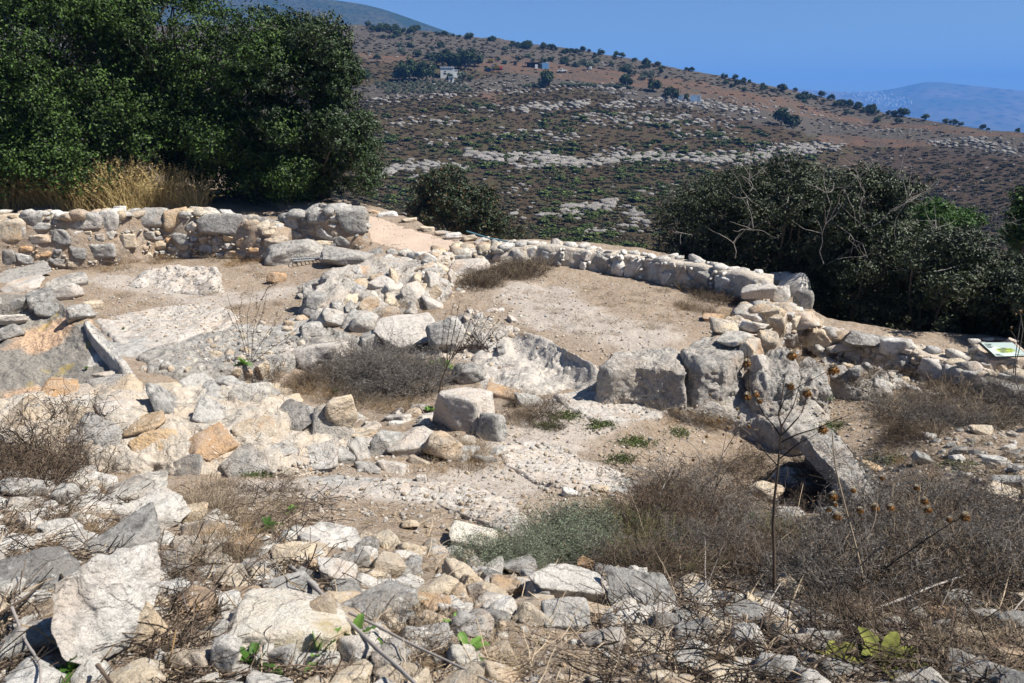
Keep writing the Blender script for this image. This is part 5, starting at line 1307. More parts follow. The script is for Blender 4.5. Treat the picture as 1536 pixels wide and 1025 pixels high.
# ================================================================== TREES NEAR
def crown_points(clumps, per, r, shell=.55, squash=.75):
    """clumps (n,4) centre+radius -> leaf positions and outward normals"""
    n = len(clumps); i = np.repeat(np.arange(n), (per * (clumps[:, 3] / clumps[:, 3].mean()) ** 2).astype(int)); m = len(i)
    d = r.normal(size=(m, 3)); d /= np.linalg.norm(d, axis=1, keepdims=True)
    # leaves gather in sprigs on the clump's shell
    ns_ = 46; sd_ = r.normal(size=(n, ns_, 3)); sd_ /= np.linalg.norm(sd_, axis=2, keepdims=True)
    d = sd_[i, r.integers(0, ns_, m)] + r.normal(size=(m, 3)) * .13
    lump = .95 + .45 * fbm(d * 2.0 + i[:, None] * 3.1, 3, 5)
    rad = clumps[i, 3] * (shell + (1 - shell) * r.uniform(size=m) ** .6) * lump
    P = clumps[i, :3] + d * rad[:, None] * np.array([1, 1, squash]); return P, d * .8 + r.normal(size=(m, 3)) * .55 + [0, 0, .35]

def tree(name, clumps, trunk, leafL, per, mats, label, cat='tree', group=None, r=None, seed=1, branches=26, bare=0, tr=.14, barelen=.8):
    """clumps in world space; trunk foot in world space"""
    r = np.random.default_rng(seed); foot = np.array(trunk, float); e = empty(name, foot, label=label, cat=cat)
    if group: e['group'] = group
    C = clumps[:, :3]; ctr = C.mean(0); P = []
    fork = foot + (ctr - foot) * .45
    tk = np.array([foot + (fork - foot) * t + r.normal(size=3) * .04 for t in np.linspace(0, 1, 8)]); tk[0] = foot - [0, 0, .3]
    V, q = tubes(tk[None], np.linspace(1.25, .7, 8)[None] * tr, 10); link('trunk', mkmesh('trunk', V - foot, q, M['bark']), e)
    for k in range(branches):
        c = C[r.integers(len(C))]; a = tk[r.integers(3, 8)]; mid = (a + c) / 2 + r.normal(size=3) * .25 + [0, 0, .15]
        t = np.linspace(0, 1, 8)[:, None]; P.append(a * (1 - t) ** 2 + 2 * mid * t * (1 - t) + c * t ** 2 + r.normal(size=(8, 3)) * .03 * t)
    V, q = tubes(np.array(P), np.linspace(1, .25, 8)[None] * tr * .32 * r.uniform(.6, 1.2, (len(P), 1)), 6); link('limbs', mkmesh('limbs', V - foot, q, M['bark']), e)
    Pp, N = crown_points(clumps, per, r)
    sel = r.uniform(size=len(Pp)) < .82
    for nm, s_, mt, f in (('crown', sel, mats[0], 1.0), ('crown_second_leaf', ~sel, mats[1], 1.0)):  # random share of leaves takes the second leaf material
        V, T = leaves(Pp[s_] - foot, N[s_], leafL * r.uniform(.6, 1.3, s_.sum()), leafL * .55 * r.uniform(.7, 1.2, s_.sum()), seed)
        link('crown', mkmesh('crown', V, T, M[mt], False), e)
    if bare:
        B = []; 
        for k in range(bare):
            c = clumps[r.integers(len(C))]; d = r.normal(size=3) * .8 + [0, -.5, .5]; d /= np.linalg.norm(d); b = c[:3] + d * c[3] * .75
            m = curve(b, d + r.normal(size=3) * .3, barelen * r.uniform(.5, 1.3), 8, .0, .16, r); B.append((m, 1))
            for j in range(3): kk = r.integers(2, 7); B.append((curve(m[kk], m[kk] - m[kk - 1] + r.normal(size=3) * .07, barelen * r.uniform(.2, .5), 8, 0, .2, r), .55))
        for k in range(0, len(B), 4):
            V, q = tubes(np.array([b[0] for b in B[k:k + 4]]), np.array([np.linspace(1, .35, 8) * .0055 * b[1] for b in B[k:k + 4]]), 4); link('bare_twig', mkmesh('bare_twig', V - foot, q, M['deadwood']), e)
    return e

def ellipsoid_clumps(c, rx, ry, rz, n, rad, seed, bottom=-.9, fill=.25):
    r = np.random.default_rng(seed); out = []
    while len(out) < n:
        d = r.normal(size=3); d /= np.linalg.norm(d)
        if d[2] < bottom: continue
        k = 1.0 if r.uniform() > fill else r.uniform(.4, .9)
        out.append([*(np.array(c) + d * k * np.array([rx, ry, rz]) * r.uniform(.82, 1.06)), rad * r.uniform(.6, 1.3)])
    return np.array(out)

def px_clumps(items, jit=.0):            # (px, py, radius px, distance)
    out = []
    for a, b, rp, d in items:
        p = WD(a, b, d); v = p - np.array([0, 0, CZ]); s = F / (v[1] * CP - v[2] * SP); out.append([*p, rp / s])
    return np.array(out)

def mass(poly_items, n, d, seed, rpx=(22, 46), deep=2.5):
    """clumps spread over ellipses given in the picture, several metres deep"""
    r = np.random.default_rng(seed); it = []
    for (cx, cy, rx, ry, w_) in poly_items:
        for k in range(int(n * w_)):
            a = r.uniform(0, 2 * PI); q = math.sqrt(r.uniform()) ; x, y = math.cos(a) * q, math.sin(a) * q
            bulge = math.sqrt(max(0, 1 - q * q)); it.append((cx + x * rx, cy + y * ry, r.uniform(*rpx), d + deep * (1 - bulge * r.uniform(.55, 1.3)) + r.normal() * .45 ))
    return px_clumps(it)

def foot_at(px, d):
    p = WD(px, 300, d); return np.array([p[0], p[1], gz(p[0], p[1])])
OAKP = 700
tree('oak_tree', mass([(468,70,50,40,.25),(500,110,30,45,.15),(512,195,46,50,.25),(530,252,34,42,.15),(440,150,60,80,.25)], 95, 19.2, 1, (14, 30)), foot_at(490, 21.5), .075, OAKP, ('oakleaf2', 'oakleaf'), 'rightmost oak leaning over the dirt path, its crown nearly touching the ground', seed=1, bare=10, barelen=.5)
tree('oak_tree', mass([(390,80,60,60,.35),(370,190,90,80,.4),(430,262,60,36,.3)], 110, 20.2, 2, (20, 42)), foot_at(400, 22.5), .075, OAKP, ('oakleaf', 'oakleaf2'), 'second oak from the right behind the dark wall stub', seed=2, bare=8, barelen=.5)
tree('oak_tree', mass([(240,50,100,100,.5),(250,175,100,75,.4),(320,250,70,40,.25)], 120, 21.5, 3, (24, 50)), foot_at(260, 24.0), .08, OAKP, ('oakleaf', 'farleaf'), 'middle oak behind the tall yellow grass', seed=3, bare=6, barelen=.6)
tree('oak_tree', mass([(70,50,130,100,.5),(90,165,120,80,.5),(-60,130,100,140,.3),(40,250,150,40,.35)], 120, 21, 4, (26, 54)), foot_at(60, 23.0), .08, OAKP, ('oakleaf', 'farleaf'), 'leftmost oak filling the upper left corner', seed=4)
tree('oak_tree', mass([(160,-60,200,60,.5)], 60, 25, 5, (30, 60)), foot_at(180, 27.0), .08, 600, ('oakleaf2', 'farleaf'), 'oak standing behind the others, only its upper crown showing', seed=5)
# tree below the path
tree('lentisk_tree', mass([(660,290,38,34,.4),(705,315,50,34,.4),(735,345,40,22,.2),(640,320,20,25,.1)], 95, 27, 6, (9, 20)), foot_at(690, 29), .10, 330, ('oakleaf2', 'redberry'), 'green tree with reddish leaves growing below the dirt path', seed=6, branches=16)
tree('lentisk_tree', mass([(1405,330,52,22,1)], 30, 24, 16, (12, 24)), foot_at(1400, 25), .09, 420, ('brightleaf', 'oakleaf'), 'bright green tree behind the dark bushes at right', seed=16, branches=10)
tree('lentisk_tree', mass([(1550,330,30,50,1)], 30, 17, 17, (14, 30)), foot_at(1560, 18), .07, 420, ('oakleaf', 'brightleaf'), 'green tree cut by the right edge of the picture', seed=17, branches=10)
# dark bushes beyond the parapet
for nm, it, d, fx, lb, sd in [('b', [(1060,340,62,60,.5),(1040,395,60,40,.4),(1110,290,50,30,.3)], 16.5, 1060, 'leftmost dark lentisk bush behind the parapet', 7),
    ('b', [(1180,300,85,55,.5),(1190,370,90,60,.5),(1240,420,60,50,.4)], 15, 1190, 'second dark lentisk bush from the left, directly behind the wall corner', 8),
    ('b', [(1300,310,80,60,.5),(1310,390,90,60,.5),(1320,455,90,35,.4)], 14, 1310, 'third dark lentisk bush with pale dead branches on top', 9),
    ('b', [(1420,390,80,45,.4),(1440,440,90,50,.6),(1450,492,90,14,.35)], 13.0, 1430, 'fourth dark lentisk bush behind the information board', 10),
    ('b', [(1560,440,70,55,1),(1570,500,60,14,.4)], 12.6, 1560, 'dark lentisk bush at the right edge', 11)]:
    tree('lentisk_bush', mass(it, 105, d, sd, (14, 32), 2.2), foot_at(fx, d + 1.6), .055, 480, ('bushleaf', 'bushleaf'), lb, 'bush', seed=sd, bare=18, barelen=.7, tr=.09, branches=36)
for (a, b, l) in [(1235,440,'left'), ]:
    P = WD(1262, 500, 11.6); 
# pale dead branches in front of the bushes
for k, (fx, fy, pts) in enumerate([(1245,330,[(1245,330),(1262,290),(1290,262),(1305,250)]),(1290,330,[(1290,330),(1296,290),(1285,255),(1292,238)]),(1240,380,[(1235,395),(1235,350),(1245,310),(1240,285)]),
     (1150,300,[(1118,310),(1128,285),(1122,262),(1110,245)]),(1330,330,[(1300,345),(1335,320),(1360,300),(1378,282)]),(1410,380,[(1412,378),(1412,350),(1405,330),(1398,328)]),(1310,390,[(1240,332),(1275,350),(1300,378),(1305,395)]),(1460,370,[(1425,378),(1445,365),(1458,345),(1465,340)]),(1100,360,[(1105,385),(1102,360),(1120,345),(1135,340)])]):
    e = empty('dead_branch', WD(pts[0][0], pts[0][1], 13.6), label=['pale dead branch sticking up at the top of the dark bushes','pale upright dead branch on the crown of the third dark bush','thin white dead branch in the middle of the dark bushes','pale dead branch at the top left of the dark bushes','long bare branch reaching right from the dark bushes','curved white dead branch near the bright green tree','long white arching branch in front of the dark bushes','forked white branch at the right end of the dark bushes','bent white branch low in the leftmost dark bush'][k], cat='dead branch')
    r = np.random.default_rng(k); main = np.array([WD(a, b, 13.6 - .1 * i) for i, (a, b) in enumerate(pts)]); t = np.linspace(0, 3, 10)
    mc = np.stack([np.interp(t, range(4), main[:, q]) for q in range(3)], -1) + r.normal(size=(10, 3)) * .02; B = [mc]; W_ = [1]
    for j in range(9):
        kk = r.integers(2, 9); B.append(curve(mc[kk], mc[kk] - mc[kk - 1] + r.normal(size=3) * .13, r.uniform(.25, .7), 10, 0, .14, r)); W_.append(.55)
    V, q = tubes(np.array(B), np.array([np.linspace(1, .35, 10) * .0075 * w_ for w_ in W_]), 5); link('branch', mkmesh('branch', V - np.array(e.location), q, M['deadwood']), e)

# ================================================================== THE HILL'S PLANTS AND ROCKS
def blob(n, seed, L, flat=.8, trunk=.0, round_=True):
    r = np.random.default_rng(seed); cl = ellipsoid_clumps((0, 0, .5 if not trunk else .62), .36, .36, .30 if not trunk else .28, 15, .17, seed, -.6, .3)
    P, N = crown_points(cl, n, r, .6, flat); P[:, 2] = np.maximum(P[:, 2], .01)
    return leaves(P, N, L * r.uniform(.6, 1.3, len(P)), L * .7, seed)
CR = {}
for k in range(5):
    V, T = blob(70, 900 + k, .11); CR['farleaf%d' % k] = mkmesh('crown', V, T, M['farleaf'], False)
    V, T = blob(60, 910 + k, .11); CR['olive%d' % k] = mkmesh('crown', V, T, M['olive'], False)
    V, T = blob(34, 920 + k, .15); CR['scrub%d' % k] = mkmesh('green_shrub', V, T, M['scrubleaf'], False)
tv, tq = tubes(np.array([[[0, 0, -.15], [0.01, 0, .1], [-.01, .01, .25], [.02, 0, .5]]] + [[[0, 0, .2], [x, y, .35], [x * 1.8, y * 1.8, .5], [x * 2.3, y * 2.3, .62]] for x, y in ((.08, .05), (-.09, .04), (.02, -.1))]), np.array([[.05, .045, .04, .02]] + [[.025, .02, .015, .01]] * 3), 6)
TRK = mkmesh('trunk', tv, tq, M['bark'])
def fartree(px, py, wpx, hr=.9, kind='farleaf', label='', group=None, name='hill_tree', up=0.):
    """py: pixel of the foot"""
    P = hh(px, py)
    if P is None: P = hh(px, ridge(px) + 3)
    v = P - np.array([0, 0, CZ]); s = F / (v[1] * CP - v[2] * SP); w_ = wpx / s
    e = empty(name, P - np.array([0, 0, .16 * w_]), random.uniform(0, 6), label=label, cat='tree'); e.scale = (w_, w_, w_ * hr / .85)
    if group: e['group'] = group
    link('crown', CR[kind + str(random.randrange(5))], e); link('trunk', TRK, e); return e
# single trees one can point to
for q in [(820,130,30,.95,'farleaf','round dark tree alone on the terrace edge left of centre'),(939,132,28,.8,'farleaf','dark round tree first right of the hedge line'),(979,137,24,.95,'farleaf','dark round tree second right of the hedge line'),(1007,149,26,.85,'farleaf','dark tree touching the white container'),
          (1028,150,14,.8,'farleaf','small tree between the two white containers'),(1172,189,34,.9,'farleaf','left half of the big dark tree pair on the slope'),(1188,191,30,.75,'farleaf','right half of the big dark tree pair on the slope'),
          (927,132,14,.7,'farleaf','small dark tree against the first round tree'),
          (598,122,26,1.0,'farleaf','leftmost tree of the farm grove'),(614,122,32,1.2,'farleaf','tall tree second in the farm grove'),(640,122,28,1.2,'farleaf','dark tree left of the farm house'),(628,120,26,1.0,'farleaf','tree third in the farm grove'),
          (664,101,34,.9,'farleaf','dark tree behind the farm house on the left'),(682,103,30,.9,'farleaf','green tree behind the farm house'),(698,105,36,.9,'farleaf','largest green tree right of the farm house'),(712,100,28,.9,'farleaf','last green tree at the right of the farm grove'),
          (675,120,13,.9,'farleaf','little tree in front of the farm house'),(693,122,20,.8,'olive','pale tree in front of the grove by the farm lane'),(705,122,12,.9,'farleaf','tiny dark tree by the farm lane'),(548,118,22,.8,'farleaf','tree left of the olive rows'),
          (1232,144,12,.9,'farleaf','small round tree standing out on the skyline above the burnt field'),(1205,150,22,.7,'farleaf','spreading tree on the skyline beyond the slope'),(1172,138,18,.75,'farleaf','broad tree on the skyline above the pair'),
          (1355,170,20,.75,'farleaf','spreading tree on the right skyline'),(1388,178,15,.7,'farleaf','flat tree alone right of the skyline group'),(1418,184,13,.7,'farleaf','tree left in the skyline pair'),(1430,182,13,.8,'farleaf','tree right in the skyline pair'),(1442,184,9,.8,'farleaf','little tree after the skyline pair'),
          (1474,190,10,.9,'farleaf','small round tree near the right end of the skyline'),(1482,193,6,.8,'farleaf','tiny tree near the right end of the skyline'),(1526,199,9,.9,'farleaf','last small tree on the skyline at the right edge'),
          (1345,186,15,.7,'farleaf','dark tree with shadow just below the skyline'),(1316,183,13,.7,'farleaf','small dark tree with shadow below the skyline')]:
    fartree(q[0], q[1], q[2], q[3], q[4], q[5])
r = random.Random(4)
for k in range(95):
    px = r.uniform(545, 1345); py = ridge(px) + r.uniform(.5, 5) + (5 if px < 800 else 0) * r.random(); fartree(px, py, r.uniform(6, 13), r.uniform(.7, 1.0), 'farleaf', 'small dark tree on the skyline of the hill', 'trees along the skyline')
for k in range(75):
    px = r.uniform(480, 1000); py = ridge(px) + 6 + r.random() ** 1.3 * (44 if px < 760 else 28); fartree(px, py, r.uniform(7, 16), r.uniform(.6, .9), r.choice(['farleaf', 'olive']), 'scattered small tree on the upper slope', 'trees on the upper slope')
for k in range(26):
    px = r.uniform(1080, 1330); py = ridge(px) + 4 + r.random() * 14; fartree(px, py, r.uniform(7, 13), r.uniform(.6, .9), 'farleaf', 'small tree just below the right skyline', 'trees below the right skyline')
for row in range(5):
    for k in range(15):
        px = 565 + k * 8.6 + row * 5 + r.uniform(-2, 2); py = 127 + row * 3.6 + (k * -.25) + r.uniform(-.6, .6)
        fartree(px, py, r.uniform(6, 9), .8, 'olive', 'young grey green olive tree planted in rows below the farm', 'olive rows below the farm', 'olive_tree')
for k in range(22):
    px = 842 + k * 4.2 + r.uniform(-2, 2) + (14 if k > 12 else 0); fartree(px, 129.5 + (px - 842) * .03 + r.uniform(-1, 1), r.uniform(8, 12), .7, 'olive', 'grey green shrub in the hedge line across the slope', 'hedge line on the slope', 'olive_tree')
for k in range(8): fartree(785 + k * 4.5, 131 + r.uniform(-1, 1), r.uniform(7, 11), .7, 'olive', 'shrub in the hedge left of the lone round tree', 'hedge left of the round tree', 'olive_tree')

# green shrubs: 300 individuals, the rest as one undergrowth
cand = []
r2 = np.random.default_rng(12)
while len(cand) < 1500:
    px, py = r2.uniform(540, 1540), r2.uniform(150, 440)
    e2 = float(np.interp(px, [1150, 1262, 1300, 1400, 1536], [200, 232, 262, 330, 400]))
    if py < np.interp(px, [540, 760, 1000, 1260, 1540], [168, 150, 178, 205, 215]): continue
    if px > 1150 and py < e2 + 14: continue
    if fbm2(np.array([px / 60.]), np.array([py / 16.]), 3, 4)[0] < -.05: continue
    P = hh(px, py)
    if P is None: continue
    d = math.hypot(P[0], P[1]); cand.append((r2.uniform(.9, 2.3) * (1.25 if py < 220 else 1), P, d))
cand.sort(key=lambda c: -c[0] / c[2])
for k, (s, P, d) in enumerate(cand[:300]):
    o = link('green_shrub', CR['scrub%d' % (k % 5)], None, P - np.array([0, 0, .12 * s]), (0, 0, r2.uniform(0, 6)), (s, s, s * .55)); tag(o, 'low green shrub dotting the brown slope across the valley', 'shrub', 'green shrubs on the slope')
def lowblob(seed, n=26, L=.3):
    V, T = blob(n // 4 + 2, seed, L); return V, T
LB = [lowblob(950 + k) for k in range(6)]
mb = MB()
for s, P, d in cand[300:]:
    V, T = LB[int(r2.integers(6))]; mb.add(V * [s, s, s * .5] + P - [0, 0, .12 * s], T)
tag(mb.build('undergrowth', M['scrubleaf'], smooth=False), 'small green shrubs spread over the brown slope', 'undergrowth', kind='stuff')
# brown and grey scrub cover
for nm, mt, N_, yr, sz in (('brown_scrub', 'brownscrub', 9000, (150, 450), (.5, 1.5)), ('grey_scrub', 'greyscrub', 3600, (60, 450), (.5, 1.3)), ('ridge_scrub', 'brownscrub', 3200, (36, 170), (.6, 1.6))):
    mb = MB(); c = 0
    while c < N_:
        px, py = r2.uniform(430, 1545), r2.uniform(*yr)
        if py < ridge(px) + 3: continue
        P = hh(px, py)
        if P is None: continue
        msk = hmask(np.array([px]), np.array([py]))[0]
        if msk[0] > .5 and r2.uniform() > .15: continue
        if msk[2] > .75 and r2.uniform() > .35: continue
        s = r2.uniform(*sz); V, T = LB[int(r2.integers(6))]; mb.add(V * [s, s, s * .4] + P - [0, 0, .1 * s], T); c += 1
    tag(mb.build(nm, M[mt], smooth=False), nm.replace('_', ' ') + ' covering the opposite slope', 'scrub', kind='stuff')

# rock ledges: bands of outcrops following the strata
bands = [([(560,258),(620,248),(700,252)],70,(1.0,2.2)),([(620,268),(700,262)],22,(.8,1.6)),([(700,234),(760,236),(840,240),(862,246)],110,(1.4,3.2)),([(770,250),(860,246)],40,(1,2.2)),([(860,246),(960,238),(1060,238),(1150,232),(1258,222)],230,(1.0,2.6)),([(900,228),(1000,230),(1080,246),(1150,238)],70,(.8,2)),
    ([(1140,222),(1262,218)],60,(1,2.2)),([(570,184),(650,180),(690,186)],28,(1,2)),([(690,166),(760,162),(810,158)],26,(1,2)),([(780,165),(860,158),(880,154)],60,(1.2,2.4)),([(760,141),(880,128),(960,140)],60,(1,2)),([(905,160),(1000,150),(1060,157),(1130,168)],120,(1.2,2.4)),
    ([(560,152),(640,145),(700,138),(760,134)],55,(.8,1.8)),([(880,184),(1000,182),(1100,188)],70,(1,2.2)),([(740,205),(790,200),(860,206),(800,212)],50,(1,2)),([(860,175),(960,172),(1040,176),(1140,180)],60,(1,2)),([(1000,200),(1100,206)],34,(1,2)),
    ([(770,325),(860,322),(950,318),(960,335)],26,(.9,2.2)),([(850,316),(930,308)],34,(1,2.4)),([(880,350),(960,340)],24,(.8,1.6)),([(1400,214),(1460,212),(1510,217)],60,(1,2)),([(1470,222),(1536,230)],26,(1,2)),([(1240,190),(1330,195),(1420,200)],40,(.7,1.4)),
    ([(640,135),(700,120),(790,128)],30,(.6,1.2)),([(1080,150),(1180,165),(1250,175)],40,(.8,1.6)),([(960,290),(1010,285),(1040,300)],14,(.8,1.8)),([(770,285),(800,280)],8,(.8,1.6)),([(640,215),(700,210)],16,(.8,1.8))]
rocks = []
for pts, n, (a, b) in bands:
    P = np.array(pts, float); t = np.linspace(0, len(P) - 1, 200)
    for k in range(int(n * 1.25)):
        u = r2.uniform(0, len(P) - 1); px, py = np.interp(u, range(len(P)), P[:, 0]) + r2.normal() * 6, np.interp(u, range(len(P)), P[:, 1]) + r2.normal() * 3.4
        Q = hh(px, py)
        if Q is not None: rocks.append((r2.uniform(a, b) * (1 if py > 200 else 1.1), Q))
for k in range(900):
    px, py = r2.uniform(440, 1545), r2.uniform(40, 440)
    if py < ridge(px) + 3: continue
    Q = hh(px, py)
    if Q is not None: rocks.append((r2.uniform(.35, 1.2) * (1.4 if py < 130 else 1), Q))
rocks.sort(key=lambda q: -q[0] / math.hypot(q[1][0], q[1][1]))
HRP = [mkmesh('hill_rock', *stone_v(700 + k, 3, 7, 26, .08), M['hillrock']) for k in range(8)]
for k, (s, Q) in enumerate(rocks):
    if k < 280:
        o = link('rock_outcrop', HRP[k % 8], None, Q + np.array([0, 0, s * .05]), (r2.normal() * .1, r2.normal() * .1, r2.normal() * .4), (s * .85, s * .6, s * .38)); tag(o, 'pale limestone outcrop in a ledge across the opposite slope', 'rock', 'limestone ledges on the slope')
mb = MB()
for s, Q in rocks[280:]:
    V, T = random.choice(LOW1); mb.add((V * [s * .85, s * .6, s * .4]) @ rotm(r2.normal() * .4, 0, 0).T + Q + [0, 0, s * .05], T)
tag(mb.build('scattered_rock', M['hillrock']), 'small pale rocks scattered over the opposite slope', 'rocks', kind='stuff')

# ================================================================== FARM
def smat(n, c, rough=.6, metal=0): M[n] = simple(n, c, rough, .08, .8, metal=metal); return M[n]
smat('whitewash', (.60, .61, .58)); smat('roofmetal', (.40, .43, .46)); smat('darkopening', (.02, .02, .02)); smat('bluetarp', (.16, .34, .55)); smat('blacknet', (.03, .03, .035)); smat('yellowpaint', (.65, .42, .03)); smat('greenpaint', (.03, .20, .10)); smat('redpaint', (.42, .05, .03)); smat('bluepaint', (.04, .10, .38)); smat('tyre', (.02, .02, .02)); smat('paleblue', (.72, .85, .90)); smat('steel', (.30, .31, .32), .5, .6)
def base(px, py):
    P = hh(px, py); v = P - np.array([0, 0, CZ]); return P, F / (v[1] * CP - v[2] * SP), -math.atan2(P[0], P[1])
def bbox(parent, nm, c, d, mat, bev=.02, **k):
    mb = MB(); mb.box(c, d); o = mb.build(nm, M[mat], parent, smooth=False)
    m = o.modifiers.new('b', 'BEVEL'); m.width = bev; m.segments = 1; return o
def wheel(parent, c, r_, w_):
    th = np.linspace(0, 2 * PI, 21)[:-1]; mb = MB(); 
    prof = [(0, r_ * .35), (w_ * .5, r_ * .4), (w_ * .5, r_ * .9), (w_ * .35, r_), (-w_ * .35, r_), (-w_ * .5, r_ * .9), (-w_ * .5, r_ * .4), (0, r_ * .35)]
    V = np.array([[(q[1] * math.cos(t), q[0], q[1] * math.sin(t)) for t in th] for q in prof]); i = np.arange(V.shape[0] * 20).reshape(-1, 20); j = np.roll(i, -1, 1)
    mb.add(V.reshape(-1, 3) + np.array(c), None, np.stack([i[:-1], j[:-1], j[1:], i[1:]], -1).reshape(-1, 4)); return mb.build('wheel', M['tyre'], parent)
P, s, rz = base(671, 118); w_, h_ = 30 / s, 15.5 / s
e = empty('farm_house', P, rz, label='low white flat roofed farm house among the trees', cat='house')
bbox(e, 'wall', (0, 2, h_ / 2 - .3), (w_ * .68, 4, h_ + .6), 'whitewash'); bbox(e, 'wall', (w_ * .42, 2.4, h_ * .36), (w_ * .2, 3.2, h_ * .8), 'whitewash'); bbox(e, 'roof', (0, 2, h_ + .12), (w_ * .72, 4.4, .22), 'roofmetal'); bbox(e, 'roof', (w_ * .42, 2.4, h_ * .8), (w_ * .24, 3.5, .15), 'roofmetal')
wdw = bbox(e, 'window', (-w_ * .1, -.03, h_ * .55), (w_ * .1, .08, h_ * .28), 'darkopening'); bbox(wdw, 'frame', (-w_ * .1, -.09, h_ * .55), (w_ * .12, .05, h_ * .05), 'whitewash'); bbox(e, 'door', (w_ * .36, .75, h_ * .3), (w_ * .06, .08, h_ * .6), 'roofmetal')
P, s, rz = base(677, 124); e = empty('shed', P, rz, label='small grey shed in front of the farm house', cat='shed'); bbox(e, 'wall', (0, 1, .6), (8 / s, 2, 1.8), 'whitewash'); bbox(e, 'roof', (0, 1, 1.6), (9 / s, 2.4, .15), 'roofmetal'); bbox(e, 'door', (0, -.03, .5), (2 / s, .06, 1.3), 'darkopening')
P, s, rz = base(808, 103.5)
e = empty('shelter', P, rz, label='ramshackle dark shelter with a blue tarpaulin side on the red soil', cat='shelter'); h_ = 9 / s
bbox(e, 'roof', (-8 / s, 2, h_), (26 / s, 4, .2), 'blacknet'); bbox(e, 'tarpaulin', (10 / s, 0, h_ * .46), (10 / s, .2, h_ * .95), 'bluetarp'); bbox(e, 'wall_panel', (-3.5 / s, .1, h_ * .35), (4 / s, .15, h_ * .7), 'whitewash'); bbox(e, 'wall_panel', (-9 / s, 3.8, h_ * .5), (18 / s, .15, h_ * .9), 'blacknet')
for x in (-20, -12, 3): bbox(e, 'post', (x / s, .2, h_ * .5), (.16, .16, h_), 'bark')
bbox(e, 'wall_panel', (3 / s, 2, h_ * .4), (5 / s, .1, h_ * .8), 'darkopening')
def trailer(px, py, w, h, mat, label, kind):
    P, s, rz = base(px, py); W2, H2 = w / s, h / s; e = empty(kind, P, rz, label=label, cat='farm trailer'); r_ = H2 * .26
    mb = MB(); x, y = W2 / 2, .9; z0, z1 = r_ * 1.3, H2
    V = [(-x*.8,-y*.8,z0),(x*.8,-y*.8,z0),(x*.8,y*.8,z0),(-x*.8,y*.8,z0),(-x,-y,z1),(x,-y,z1),(x,y,z1),(-x,y,z1)]
    mb.add(V, None, [[0,3,2,1],[4,5,6,7],[0,1,5,4],[1,2,6,5],[2,3,7,6],[3,0,4,7]]); mb.build('hopper', M[mat], e, smooth=False)
    bbox(e, 'chassis', (-.2, 0, r_ * 1.1), (W2 * .95, .5, .14), 'steel'); bbox(e, 'drawbar', (-W2 * .62, 0, r_), (W2 * .35, .12, .1), 'steel')
    for sx in (-.25, .25):
        for sy in (-.95, .95): wheel(e, (sx * W2, sy, r_), r_, .25)
    return e
trailer(736, 95, 9, 5.5, 'yellowpaint', 'yellow hopper trailer parked on the red soil', 'farm_trailer'); trailer(757, 96, 8, 4.5, 'greenpaint', 'green trailer parked on the red soil', 'farm_trailer')
t_ = trailer(745, 105, 16, 5, 'yellowpaint', 'yellow and red seeder machine parked at the field edge', 'seeder'); 
H2 = 5 / base(745, 105)[1]; bbox(t_, 'side_panel', (H2 * 1.25, 0, H2 * .6), (H2 * .9, 2.1, H2 * .7), 'redpaint'); bbox(t_, 'lid', (-H2 * 1.2, 0, H2 * 1.1), (H2 * .8, 1.7, .3), 'bluepaint')
trailer(733, 107.5, 9, 3, 'bluepaint', 'low blue harrow left of the seeder machine', 'harrow'); trailer(773, 98, 5, 4, 'blacknet', 'small dark water tank trailer on the red soil', 'tank_trailer')
P, s, rz = base(844, 109); e = empty('pickup_truck', P, rz, label='white pickup truck beside scrap right of the blue tarpaulin', cat='truck'); L = 16 / s; H2 = 5 / s
bbox(e, 'body', (-L * .05, 0, H2 * .45), (L * .9, 1.7, H2 * .4), 'whitewash', .08); bbox(e, 'cab', (-L * .15, 0, H2 * .8), (L * .3, 1.6, H2 * .45), 'whitewash', .12); bbox(e, 'window', (-L * .15, -.82, H2 * .85), (L * .22, .05, H2 * .22), 'darkopening'); bbox(e, 'cargo', (L * .22, 0, H2 * .75), (L * .3, 1.4, H2 * .2), 'steel')
for x in (-.3, .28):
    for y in (-.8, .8): wheel(e, (x * L, y, H2 * .25), H2 * .25, .25)
for (a, b, w, h, lb) in [(1043, 154, 16, 10.5, 'larger pale blue container cabin on the slope'), (1021, 151, 8, 7.5, 'smaller pale blue container left of the large one')]:
    P, s, rz = base(a, b); W2, H2 = w / s, h / s; e = empty('container', P, rz, label=lb, cat='container')
    mb = MB(); n = 24; x = np.linspace(-W2 / 2, W2 / 2, n * 4 + 1); y = np.where((np.arange(n * 4 + 1) // 2) % 2 == 0, 0., .06); V = np.concatenate([np.stack([x, y, x * 0], -1), np.stack([x, y, x * 0 + H2], -1)]); m_ = len(x); i = np.arange(m_ - 1)
    mb.add(V, None, np.stack([i, i + 1, i + 1 + m_, i + m_], -1)); mb.build('side_panel', M['paleblue'], e, smooth=False); bbox(e, 'body', (0, 1.3, H2 / 2), (W2 * .995, 2.4, H2 * .98), 'paleblue'); bbox(e, 'roof', (0, 1.25, H2 + .05), (W2 * 1.02, 2.6, .1), 'roofmetal'); bbox(e, 'door', (W2 * .3, -.02, H2 * .45), (.8, .04, H2 * .8), 'whitewash')
P, s, rz = base(885, 105); e = empty('water_tank', P, rz, label='little white water tank on the red soil terrace', cat='water tank'); bbox(e, 'tank', (0, 0, .6), (1.2, 1, 1), 'whitewash', .15); bbox(e, 'stand', (0, 0, .05), (1.3, 1.1, .15), 'steel')

